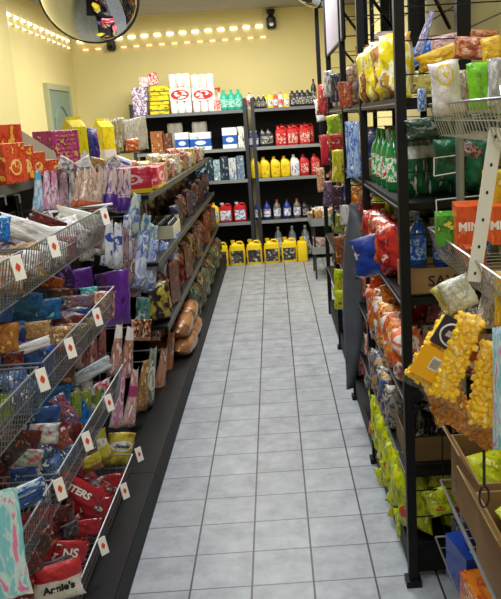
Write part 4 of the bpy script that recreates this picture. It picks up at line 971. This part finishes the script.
# interior of bay 1 seen through the end grid
for i, (x, y) in enumerate([(.475,2.56),(.555,2.54),(.70,2.56)]):
    cont('bluewater', (x, y, 1.125), f'deep blue drink bottle in the brown lettered box, {ORD[i]} from the left', 0, .72)
cont('clear', (.63, 2.56, 1.125), 'clear bottle between the deep blue drink bottles', 0, .6)
sb = empty('cardboard_box', (.585, 2.56, 1.045), 'low brown cardboard box lettered SAVE holding blue bottles', 'box')
bm = bmesh.new(); box(bm, -.165,.165,-.10,.10,0,.004); tobj('box_floor', bm, card, sb, False)
for k, (a0,a1,b0,b1) in enumerate([(-.165,.165,-.10,-.096),(-.165,.165,.096,.10),(-.165,-.161,-.096,.096),(.161,.165,-.096,.096)]):
    bm = bmesh.new(); box(bm, a0,a1,b0,b1,.004,.09); w_ = tobj('box_wall', bm, card, sb, False)
    if k == 0: lettering('SAVE', w_, .05, (-.035,-.1015,.045), (PI/2,0,0), txtk, .0008, 1.1)
for i in range(4):
    cont('darkcan', (.47+.075*i, 2.58, .425), f'dark drink bottle in the lower cardboard tray, {ORD[i]} from the left', 0, .85)
for i in range(3):
    cont('darkcan', (.50+.075*i, 2.70, .425), f'dark drink bottle in the rear row of the cardboard tray, {ORD[i]} from the left', 0, .95)
ct = empty('cardboard_tray', (.56, 2.62, .42), 'dark brown cardboard tray holding dark drink bottles', 'tray')
bm = bmesh.new(); box(bm, -.15,.15,-.11,.12,0,.004)
tobj('tray_floor', bm, cardd, ct, False)
for k, (a0,a1,b0,b1) in enumerate([(-.15,.15,-.11,-.106),(-.15,.15,.116,.12),(-.15,-.146,-.106,.116),(.146,.15,-.106,.116)]):
    bm = bmesh.new(); box(bm, a0,a1,b0,b1,.004,.095); w_ = tobj('tray_wall', bm, cardd, ct, False)
for i, (px, py, w_, h_, m, n) in enumerate([(418,308,22,26,redf,'dark red'),(440,308,22,24,PM('maroon box print','#7c2430','#4c141c','#d8a0a0',4),'maroon'),(416,330,22,26,orwh,'orange and white'),(432,340,20,30,greyw,'silver grey'),(448,330,20,24,redk,'shaded red'),(420,352,24,24,PM('white orange film','#d8ccc4','#c86838','#a89c98',4),'white and orange'),(414,372,14,26,redk,'shaded red')]):
    bagR('snack_bag', m, px, py, w_, h_, f'{n} bag inside the nearest bay behind the popcorn, {ORD[i]} of seven', x=.54, yaw=-15)
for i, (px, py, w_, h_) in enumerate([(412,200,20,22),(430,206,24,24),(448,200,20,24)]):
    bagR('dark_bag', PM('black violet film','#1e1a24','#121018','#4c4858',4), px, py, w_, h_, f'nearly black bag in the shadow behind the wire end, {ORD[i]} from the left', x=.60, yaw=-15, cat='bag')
# far bays of the right gondola
rc = [(PM('red far film','#b03030','#6c1c20','#e0a890',4),'red'),(orye,'orange yellow'),(PM('green far film','#3c7c44','#20502c','#b8d0a0',4),'green'),(bluewh,'blue and white'),(PM('brown far film','#7c5438','#4c3020','#c8a070',4),'brown'),(ygreen,'lime yellow'),(greyw,'silver')]
for bi in range(1, 4):
    for zi, z in enumerate(RSH[1:] + [.13]):
        for k in range(4):
            y = RB[bi] + .13 + k*.215
            if y > RB[bi+1] - .06: continue
            m, n = rc[(bi*3+zi*2+k) % 7]
            shelfR('snack_bag', 'pouch', m, .49, y, z, .19, .1, .22, f'{n} bag, {ORD[k]} on {["second","third","fourth","fifth","base"][zi]} shelf, {["second","third","farthest"][bi-1]} right bay', yaw=-75)
    for k in range(3):
        y = RB[bi] + .2 + k*.25; m, n = rc[(bi*2+k) % 7]
        shelfR('snack_bag', 'pouch', m, .50, y, 1.69, .2, .1, .24, f'{n} bag on the top shelf of the {["second","third","farthest"][bi-1]} right bay, {ORD[k]} along', yaw=-70)
# hanging strips along the aisle, far bays
strip = [(323,100,12,30,PM('red dark strip','#a83030','#5c2028','#d8a080',4),'dark red'),(328,84,10,26,greyw,'grey'),(336,88,12,28,PM('dark mix strip','#4c4858','#282430','#9c98a8',4),'dark grey'),
 (345,95,14,26,PM('amber red strip','#b85c34','#8c3424','#dca070',4),'amber red'),(335,126,17,22,PM('lime green yellow strip','#98bc2c','#d8d840','#e07840',3,logo='#7ca81c',lz=.5,lw=.3,lh=.3),'lime and yellow'),(336,142,16,16,PM('red strip','#b82828','#8c1c1c','#e0b0a0',4),'red'),
 (338,166,13,32,PM('yellow strip','#d8d028','#b8b018','#ece88c',3),'bright yellow'),(353,150,15,56,PM('pale blue shine film','#a8c0e0','#3c6cb8','#eef4fa',5,rough=.15),'pale blue and white'),(325,150,10,30,redf,'red'),
 (320,110,10,22,whitef,'white'),(329,194,12,26,PM('violet brown strip','#6c5468','#3c2c3c','#b8a0a8',4),'violet brown'),(338,198,12,24,PM('dark plum strip','#4c3044','#281c28','#a88c9c',4),'dark plum'),(345,215,10,20,whitef,'white'),
 (341,250,13,28,PM('rust strip','#a05c34','#6c3420','#d8a878',4),'rust'),(340,224,11,20,PM('olive strip','#8c8c3c','#585c24','#ccc880',4),'olive'),(340,282,13,26,ygreen,'lime yellow'),(341,300,14,20,ygreen,'lime yellow'),(321,180,9,24,PM('tan strip','#b8906c','#80583c','#e0c8a8',4),'tan')]
for i, (px, py, w_, h_, m, n) in enumerate(strip):
    bagR('hanging_bag', m, px, py, w_, h_, f'{n} bag hanging before the far right shelving, {ORD[i]} of the hanging bags', x=.375, yaw=-25, roll=(i*17) % 14 - 7)
# grey curved scoop-shaped plastic panel standing against the second post
bm = bmesh.new(); N_ = 14; ring = []
for j in range(N_+1):
    v = j/N_; z = .19 + 1.02*v
    hw = .10*math.sin(PI*min(1, .32+.68*(1-v)))**.6 * (1 if v < .8 else max(.12, (1-(v-.8)/.2)**.6))
    if v < .2: hw *= .45 + .55*v/.2
    cx = .05*(v-.5) ; rr = []
    for i in range(7):
        u = i/6*2-1; rr.append((cx + u*hw + (-.05*(1-v)**2), -.05*(1-u*u) - .02*math.sin(v*PI), z))
    ring.append([bm.verts.new(p) for p in rr])
for A, B_ in zip(ring, ring[1:]):
    for i in range(6): bm.faces.new([A[i],A[i+1],B_[i+1],B_[i]])
o = tobj('curved_panel', bm, plain('grey moulded plastic','#5f636a',.5,var=.45)); o.location = (.40, 3.86, 0); o.rotation_euler = (0,0,math.radians(-58))
md = o.modifiers.new('thick', 'SOLIDIFY'); md.thickness = .008
tag(o, 'tall curved dark grey plastic panel leaning on the right shelving post', 'plastic panel')
# grey metal tray rack at the far right
tr = empty('tray_rack', (.50, 7.9, 0), 'small grey two tier metal tray rack at far right end of aisle', 'rack')
for a in (-.13, .17):
    for b in (-.22, .22):
        bm = bmesh.new(); bar(bm, (a,b,0),(a,b,.72), .01, 6); tobj('leg', bm, dgrey, tr)
for z in (.26, .55):
    bm = bmesh.new(); box(bm,-.17,.18,-.25,.25,z,z+.008); box(bm,-.17,.18,-.25,-.244,z,z+.085); box(bm,-.17,-.164,-.25,.25,z,z+.085); box(bm,.174,.18,-.25,.25,z,z+.085); tobj('tray', bm, plain('light grey tray','#8e9294',.5,.2), tr, False)
for i, (x, y, z, m, n) in enumerate([(.40,7.74,.56,tanf,'tan'),(.50,7.76,.56,PM('pink beige film','#c8b0a4','#8c7470','#e8dcd4',4),'pink beige'),(.60,7.8,.56,tanf,'tan'),(.44,7.95,.56,greyw,'silver'),(.42,7.74,.27,PM('pink beige film','#c8b0a4','#8c7470','#e8dcd4',4),'pink beige'),(.54,7.76,.27,whitef,'white'),(.47,8.0,.56,brownf,'brown')]):
    shelfR('food_packet', 'pouch', m, x, y, z+.01, .15, .08, .15, f'{n} packet standing in the {"upper" if z > .4 else "lower"} grey tray, {ORD[i]} of the tray packets', 'packet', -10, (i*13) % 30 - 15)

# ------------------------------------------------------------------ chrome wire rack at the near right
cr_ = empty('chrome_wire_rack', (.74, 1.85, 0), 'chrome wire rack standing at the near right of the aisle', 'rack')
for a, b in ((-.20,.36),(-.20,-.42),(.22,.36),(.22,-.42)):
    bm = bmesh.new(); bar(bm, (a,b,0),(a,b,1.72), .0125, 10); p = tobj('post', bm, plain('satin grey post','#8d9094',.35,.7), cr_)
    bm = bmesh.new(); loft(bm, [(0,.02,.02),(.02,.02,.02)], 10)
    for v in bm.verts: v.co += Vector((a,b,0))
    tobj('foot', bm, capk, p)
WT = [(1.575, .09, .46), (1.215, .09, .45), (.45, .09, .45), (.16, .085, .465)]
wn_ = ['top','upper middle','lower middle','base']
for (z, h, xf), n in zip(WT, wn_):
    basket(1.44, 2.24 if z > 1 else (2.30 if z < .3 else 2.13), .93, xf, z, h, f'{n} chrome wire basket shelf of the near right rack', mat=chrome, step=.03)
wire = bmesh.new()
for (px0,py0,px1,py1) in [(434,158,434,176),(434,176,458,172),(434,158,458,155)]:
    path(wire, [ony(px0,py0,2.30), ony(px1,py1,2.30)], .002, 4)
o = tobj('wire_divider', wire, white); tag(o, 'thin white wire divider bent in a square before the green packets', 'wire divider')
wire = bmesh.new()
for (px0,py0,px1,py1) in [(436,200,437,217),(436,200,485,195),(437,217,444,219)]:
    path(wire, [ony(px0,py0,2.26), ony(px1,py1,2.26)], .002, 4)
o = tobj('wire_divider', wire, white); tag(o, 'thin white wire divider above the green and orange boxes', 'wire divider')
# top basket bags
wyb = PM('white bag yellow circle', '#dcd8d4', '#cfcac6', '#b8a8b8', 3, seed=91, logo='#e0c03c', lz=.74, lw=.26, lh=.2, share=.75)
o = place('standing_bag', 'pouch', wyb, 446, 88, 32, 52, 2.02, -8, 'white bag with a yellow circle standing in the top chrome basket', 'bag', 6, 0, .4, plane='y')
o = place('standing_bag', 'pouch', PM('tan white bag','#b09c8c','#8c7464','#d8ccc0',3), 462, 92, 20, 42, 2.06, -8, 'tan and grey bag between the white and green bags', 'bag', -4, 0, .4, plane='y')
o = place('standing_bag', 'pouch', PM('bright green bag','#7cc828','#5ca018','#c8ec80',2.6,share=.75), 480, 86, 26, 46, 1.98, -8, 'bright lime green bag standing in the top chrome basket', 'bag', 4, 0, .4, plane='y')
place('standing_bag', 'pouch', PM('white grey bag','#d8d8d6','#a8a8ac','#888c98',3), 497, 82, 20, 46, 1.95, -8, 'white bag at the right edge in the top chrome basket', 'bag', 0, 0, .4, plane='y')
place('blue_tin', 'round', PM('blue white tin','#3868b0','#c8d4e8','#1c3c78',4), 422, 100, 9, 22, 2.22, 0, 'small blue and white tin left of the white bag', 'tin', 0, 0, 1, plane='y')
# dark green bag lying over the packets
place('green_sack', 'pouch', PM('dark sack film','#344c40','#20302a','#8c9c90',3,rough=.2), 425, 128, 40, 20, 2.34, -6, 'dark green glossy sack lying across the top of the green packets', 'bag', 4, 0, .5, plane='y')
place('green_sack', 'pouch', PM('dark sack film','#344c40','#20302a','#8c9c90',3,rough=.2), 480, 122, 46, 18, 2.28, -6, 'dark green glossy sack lying at the right over the green bags', 'bag', -4, 0, .5, plane='y')
place('green_sack', 'pouch', PM('bottle green film','#0f5a38','#0a4028','#b8503c',3,share=.7), 448, 160, 30, 42, 2.40, -6, 'bottle green bag left of the chrome post', 'bag', 0, 0, .5, plane='y')
place('green_sack', 'pouch', PM('bottle green film','#0f5a38','#0a4028','#b8503c',3,share=.7), 480, 162, 30, 46, 2.40, -6, 'bottle green bag right of the chrome post', 'bag', 0, 0, .5, plane='y')
place('red_packet', 'pouch', PM('red striped film','#7c3038','#c8b8b8','#4c1c24',5), 470, 150, 22, 12, 2.30, -6, 'small red and white packet beside the chrome post', 'packet', -24, 0, .4, plane='y')
# boxes on the upper middle basket
def pbox(name, mat, px, py, pw, ph, y, label, d=.12, yaw=0, cat='box', h=None):
    P_ = ony(px, py, y); dd = F_PX/(P_-CAM).dot(C_F)
    return pack(name, 'box', mat, P_, (pw/dd, d, ph/dd), (0,0,math.radians(yaw)), label, cat)
obx = PM('orange card print', '#d85a24', '#c84818', '#e08040', 2.4, seed=95, bump=0, share=.7)
gbx = PM('green card print', '#4ca02c', '#2c7020', '#d8d850', 3, seed=96, bump=0, share=.65)
pbox('snack_box', gbx, 447, 228, 22, 30, 2.06, 'green box with yellow print beside the orange box', .10, -8)
o = pbox('snack_box', obx, 468, 226, 27, 46, 1.98, 'orange box with white lettering left of the hanging white strip', .12, -8)
stuck_text('MINI', o, .030, txtw, (0, .05), -.505, .0012)
o = pbox('snack_box', obx, 499, 222, 22, 38, 1.86, 'orange box with white lettering right of the hanging strip', .12, -4)
stuck_text('MINI', o, .028, txtw, (-.1, 0), -.505, .0012)
pbox('snack_box', PM('yellow card print','#e0c41c','#d0a818','#f0e8a0',2.4,bump=0), 497, 188, 22, 34, 1.92, 'yellow box above the right orange box', .10, -4)
pbox('snack_box', PM('lower orange card','#b85c30','#8c3c20','#e0c090',3,bump=0), 474, 256, 20, 22, 1.90, 'orange brown box under the lettered orange box', .10, -8)
# white perforated hanging strip with popcorn bags
P0 = ony(494, 128, 1.72); P1 = ony(476, 283, 1.68)
st = empty('clip_strip', (P0+P1)/2, 'long white perforated hanging strip in front of the orange boxes', 'hanging strip')
L_ = (P1-P0).length; bm = bmesh.new(); box(bm, -.016,.016,-.001,.001,-L_/2,L_/2)
s_ = tobj('strip', bm, white, st, False); ang = math.atan2(P0.x-P1.x, P0.z-P1.z); s_.rotation_euler = (0, ang, 0)
for k in range(6):
    bm = bmesh.new(); loft(bm, [(0,.003,.0045),(.0006,.003,.0045)], 10)
    for v in bm.verts: v.co = Vector((v.co.x, -.0012-v.co.z, v.co.y + L_/2 - .02 - k*(L_-.04)/5))
    tobj('slot', bm, txtk, s_)
bm = bmesh.new(); path(bm, [(0,0,L_/2-.01),(0,.0,L_/2+.07)], .0018, 5); path(bm, [(0,0,L_/2+.07),(.0,.02,L_/2+.09)], .0018, 5); h_ = tobj('wire_hook', bm, chrome, st)
h_.rotation_euler = (0, ang, 0)
# popcorn bag: clear film, yellow contents as one clustered mesh, header card
def popcorn_bag(P, w, h, d, yaw, roll, seed, label, amber=False):
    r = random.Random(seed); t = empty('popcorn_bag', P, label, 'popcorn bag')
    t.rotation_mode = 'XYZ'
    t.rotation_euler = (Matrix.Rotation(math.radians(yaw),3,'Z') @ Matrix.Rotation(math.radians(-roll),3,'Y')).to_euler()
    pm = PM('amber puff' if amber else 'yellow puff', *(('#d89020','#b87018','#f0c860') if amber else ('#ffd818','#ffc408','#fff4a8')), 7, seed=97, rough=.6)
    bm = bmesh.new(); n = 0
    nx, nz = max(4, int(w/.0125)), max(5, int(h/.0125))
    for j in range(nz):
        v = (j+.5)/nz*2-1
        for i in range(nx):
            u = (i+.5)/nx*2-1
            f = (1-abs(u)**7)**.5*(1-abs(v)**9)**.5
            for sgn in (-1, 1):
                c = Vector((u*w*.46 + r.uniform(-.005,.005), sgn*f*d*.36 + r.uniform(-.004,.004), v*h*.47 + r.uniform(-.005,.005)))
                st_ = len(bm.verts); bmesh.ops.create_icosphere(bm, subdivisions=1, radius=r.uniform(.0065,.0098)); bm.verts.ensure_lookup_table()
                for vv in bm.verts[st_:]: vv.co = vv.co * r.uniform(.8,1.2) + c
    loft(bm, [(-h*.46,w*.4,d*.2),(-h*.40,w*.44,d*.33),(h*.40,w*.44,d*.33),(h*.46,w*.4,d*.2)], 16, 5)
    k_ = tobj('popcorn', bm, pm, t); k_['kind'] = 'stuff'
    film = _mats.get('clear film')
    if not film:
        film = bpy.data.materials.new('clear film'); film.use_nodes = True; nt = film.node_tree; nt.nodes.clear()
        out = nt.nodes.new('ShaderNodeOutputMaterial'); mx = nt.nodes.new('ShaderNodeMixShader'); tr_ = nt.nodes.new('ShaderNodeBsdfTransparent'); gl = nt.nodes.new('ShaderNodeBsdfGlossy')
        gl.inputs['Roughness'].default_value = .2; gl.inputs['Color'].default_value = (1,1,1,1); mx.inputs[0].default_value = .07
        nn = nt.nodes.new('ShaderNodeTexNoise'); nn.inputs['Scale'].default_value = 30; bp = nt.nodes.new('ShaderNodeBump'); bp.inputs['Strength'].default_value = .6; bp.inputs['Distance'].default_value = .01
        nt.links.new(nn.outputs['Fac'], bp.inputs['Height']); nt.links.new(bp.outputs[0], gl.inputs['Normal'])
        nt.links.new(tr_.outputs[0], mx.inputs[1]); nt.links.new(gl.outputs[0], mx.inputs[2]); nt.links.new(mx.outputs[0], out.inputs[0]); _mats['clear film'] = film
    bm = pouch_mesh(seed, .5)
    for v in bm.verts: v.co = Vector((v.co.x*w*1.16, v.co.y*d*1.35, v.co.z*h*1.12))
    tobj('clear_bag', bm, film, t)
    return t
Pa = ony(463, 350, 1.62)
p1 = popcorn_bag(ony(456, 356, 1.62), .062, .215, .055, -6, -21, 3, 'slanted slim bag of yellow popcorn in the middle of the hanging cluster')
p2 = popcorn_bag(ony(488, 384, 1.62), .066, .205, .055, -6, -9, 4, 'bag of yellow popcorn hanging right of the slanted slim one')
p3 = popcorn_bag(ony(438, 353, 1.66), .082, .175, .045, -10, -31, 5, 'popcorn bag with dark round logo header and golden barcode card')
p4 = popcorn_bag(ony(470, 420, 1.74), .075, .19, .045, -6, 52, 6, 'amber popcorn bag hanging lowest behind the yellow ones', True)
p5 = popcorn_bag(ony(448, 402, 1.74), .09, .10, .04, -6, 20, 8, 'amber popcorn bag bottom peeking out between the front bags', True)
bm = bmesh.new(); loft(bm, [(-.036,.043,.002),(.036,.043,.002)], 12, 8)
hc = tobj('header_card', bm, plain('dark purple card','#2e2438',.3), p3); hc.location = (.004,-.040,.062)
em_ = bmesh.new(); path(em_, [(.029*math.cos(a*PI/12), 0, .026*math.sin(a*PI/12)) for a in range(25)], .0024, 5); e_ = tobj('ring_emblem', em_, white, hc); e_.location = (-.004,-.004,0)
em_ = bmesh.new(); loft(em_, [(-.007,.017,.0015),(.007,.015,.0015)], 12, 3); e_ = tobj('emblem_bar', em_, plain('pale grey print','#b8b4bc',.5), hc); e_.location = (-.004,-.004,0)
bm = bmesh.new(); loft(bm, [(-.04,.044,.002),(.034,.044,.002)], 12, 8)
hy_ = tobj('golden_card', bm, plain('golden card','#f0b010',.35), p3); hy_.location = (0,-.038,-.018)
bm = bmesh.new(); box(bm, -.012,.012,-.0035,-.0025,-.014,.018); b_ = tobj('barcode_patch', bm, white, hy_, False)
bm = bmesh.new()
for k in range(6): box(bm, -.009+k*.0032, -.0075+k*.0032, -.0042, -.0036, -.010, .013)
tobj('barcode_lines', bm, txtk, b_, False)
# crumpled clear tops of the popcorn bags near the strip
o = place('clear_wrap', 'pouch', PM('pale clear wrap','#d4d4c8','#b0b4a8','#eceae0',3,rough=.15), 458, 294, 34, 34, 1.66, -10, 'pale crumpled clear bag top above the logo popcorn bag', 'bag', 24, 0, .4, plane='y')
o = place('clear_wrap', 'pouch', PM('yellowish wrap','#d0c878','#b0a858','#ece8b8',3,rough=.15), 448, 296, 26, 30, 1.70, -10, 'yellowish clear wrap behind the logo popcorn bag', 'bag', 30, 0, .4, plane='y')
o = place('clear_wrap', 'pouch', PM('grey clear wrap','#a8a09c','#787070','#d8d4d0',4,rough=.15), 491, 300, 24, 60, 1.78, -10, 'grey clear crumpled wrap right of the white strip', 'bag', -10, 0, .3, plane='y')
place('pink_bag', 'pouch', pinkteal, 499, 390, 14, 130, 1.50, -60, 'pink and turquoise shiny bag at the right edge', 'bag', 0, 0, .3, plane='y')
place('yellow_bag', 'pouch', PM('gold yellow film','#e8b818','#d09c10','#f4dc70',3), 500, 300, 12, 56, 1.60, -40, 'golden yellow bag at the right edge above the pink bag', 'bag', 0, 0, .3, plane='y')
# open cardboard boxes in the lower middle basket
def open_carton(x0, x1, y0, y1, z, h, label):
    t = empty('open_cardboard_box', ((x0+x1)/2,(y0+y1)/2,z), label, 'box'); hx, hy = (x1-x0)/2, (y1-y0)/2
    bm = bmesh.new(); box(bm,-hx,hx,-hy,hy,0,.005); tobj('box_floor', bm, card, t, False)
    for a0,a1,b0,b1 in ((-hx,hx,-hy,-hy+.005),(-hx,hx,hy-.005,hy),(-hx,-hx+.005,-hy+.005,hy-.005),(hx-.005,hx,-hy+.005,hy-.005)):
        bm = bmesh.new(); box(bm,a0,a1,b0,b1,.005,h); tobj('box_wall', bm, card, t, False)
    bm = bmesh.new(); q = [bm.verts.new(p) for p in ((-hx,-hy,h),(-hx,hy,h),(-hx-.05,hy*.96,h+.085),(-hx-.05,-hy*.96,h+.085))]; bm.faces.new(q)
    f = tobj('box_flap', bm, card, t, False); md = f.modifiers.new('t','SOLIDIFY'); md.thickness = .004
    return t
open_carton(.50, .76, 1.87, 2.20, .455, .20, 'open brown cardboard box with lime bags, the farther of two')
open_carton(.485, .76, 1.47, 1.85, .455, .19, 'open brown cardboard box with lime bags, the nearer of two')
for i, (x, y, z, rz) in enumerate([(.58,2.0,.60,20),(.65,2.1,.61,-30),(.69,1.96,.60,10),(.61,1.62,.57,20),(.69,1.74,.57,-20),(.59,1.76,.58,40),(.69,1.60,.57,-10)]):
    o = pack('chip_bag', 'pouch', ygreen, (x, y, z), (.14,.06,.16), (math.radians(-35), 0, math.radians(rz)), f'lime yellow chip bag in the {"farther" if y > 1.9 else "nearer"} open cardboard box, {ORD[i]} of all', 'snack bag', var=i % 4)
# boxes in the base basket
bb = PM('blue bar box', '#1c3f98', '#142c70', '#b8c8e8', 2.4, seed=98, bump=0, share=.75)
o = pack('bar_box', 'box', bb, (.555, 2.13, .245), (.16,.13,.15), (0,0,math.radians(-80)), 'blue bar box in the base basket of the chrome rack', 'box')
pack('bar_box', 'box', PM('dark plum box','#3a3440','#242028','#a8a0a8',3,bump=0), (.57, 2.25, .25), (.05,.11,.17), (0,0,math.radians(-82)), 'dark plum and white box behind the blue box', 'box')
pack('bar_box', 'box', PM('orange bar box','#d87820','#b8480f','#f4dc90',3,bump=0,lines=True), (.555, 1.90, .235), (.24,.13,.14), (0,0,math.radians(-84)), 'orange bar box in the base basket nearest the camera', 'box')
# black lanyard clip hanging at lower right
bm = bmesh.new(); path(bm, [(0,0,.0),(0,0,-.09)], .0035, 6)
path(bm, [(.011*math.sin(a*PI/8), 0, -.115 + .026*math.cos(a*PI/8)) for a in range(17)], .0028, 6)
o = tobj('hook_clip', bm, capk); o.location = ony(484, 450, 1.58); tag(o, 'black hook clip hanging before the open cardboard boxes', 'clip')

# deeper rows that fill the shelves of the nearest right bay
fr = [(1.69,[ychip,PM('yellow white chip film','#e0c818','#ece8c8','#b8882c',3),PM('brown orange chip film','#b87c30','#8a4c20','#e0c080',4)],'yellow toned',.22),(1.36,[greyw,PM('white red small film','#d8d0cc','#b05048','#e8e0d8',4)],'pale',.16),(1.04,[redcel,orcel],'red cellophane',.20),(.70,[orwh,orye],'orange',.20),(.42,[clearmix,brblue],'grey print',.18),(.13,[ygreen,ygreen],'lime yellow',.24)]
for zi, (z, mm_, n, h) in enumerate(fr):
    for k in range(7):
        y = 2.56 + k*.12
        if z == 1.36 and y < 3.33: continue
        if z in (1.04, .42) and y < 2.80: continue
        if z == 1.69 and y < 2.65: continue
        shelfR('snack_bag', 'pouch', mm_[k % len(mm_)], .435, y, z, .17, .09, h, f'{n} bag standing on the {["top","second","third","fourth","fifth","base"][zi]} shelf behind the near post, {ORD[k]} along', yaw=-60, roll=(k*37) % 24 - 12)
    for k in range(3):
        if z > 1 or z == .42: continue
        shelfR('snack_bag', 'pouch', mm_[k % 2], .60 + .09*(k % 2), 2.56+k*.2, z, .17, .09, h, f'{n} bag deeper on the {["top","second","third","fourth","fifth","base"][zi]} shelf of the nearest right bay, {ORD[k]} back', yaw=-15, roll=(k*37) % 24 - 12)

# every repeated thing carries a group phrase
_zone = {}
for o in list(bpy.data.objects):
    if o.parent or not o.get('label') or o.get('group'): continue
    base = o.name.split('.')[0]; X_ = o.location.x; Y_ = o.location.y
    zone = 'on the back wall shelving' if Y_ > 8.3 else ('along the left gondola' if X_ < 0 else ('around the chrome rack and nearest right bay' if Y_ < 2.5 else 'along the right shelving'))
    _zone.setdefault((base, zone), []).append(o)
for (base, zone), L_ in _zone.items():
    if len(L_) > 1:
        for o in L_: o['group'] = base.replace('_', ' ') + 's ' + zone
# pieces lowered onto what carries them

# ------------------------------------------------------------------ light
def area(name, loc, sx, sy, power, c=(1, .97, .92)):
    l = bpy.data.lights.new(name, 'AREA'); l.shape = 'RECTANGLE'; l.size = sx; l.size_y = sy; l.energy = power; l.color = c
    o = bpy.data.objects.new(name, l); col.objects.link(o); o.location = loc; return o
area('ceiling_tube_and_fill', (-.1, 2.2, 2.88), .5, 1.3, 34, (.9, .95, 1))
area('ceiling_tube_and_fill', (-.1, 5.2, 2.88), .5, 1.3, 48, (.97, .98, 1))
area('ceiling_tube_and_fill', (-.5, 7.6, 2.88), 1.6, .8, 74, (1, .96, .86))  # fill light added near the back to brighten the wall, no seen fixture
area('ceiling_tube_and_fill', (-.1, -.6, 2.88), .6, 1.2, 34)
area('ceiling_tube_and_fill', (-1.8, 5.5, 2.88), .5, 2, 34, (1, .95, .8))
w = bpy.data.worlds.new('world'); w.use_nodes = True; w.node_tree.nodes['Background'].inputs[0].default_value = (.5, .52, .56, 1)
w.node_tree.nodes['Background'].inputs[1].default_value = .3; scene.world = w
scene.view_settings.view_transform = 'Standard'; scene.view_settings.look = 'None'; scene.view_settings.exposure = .15
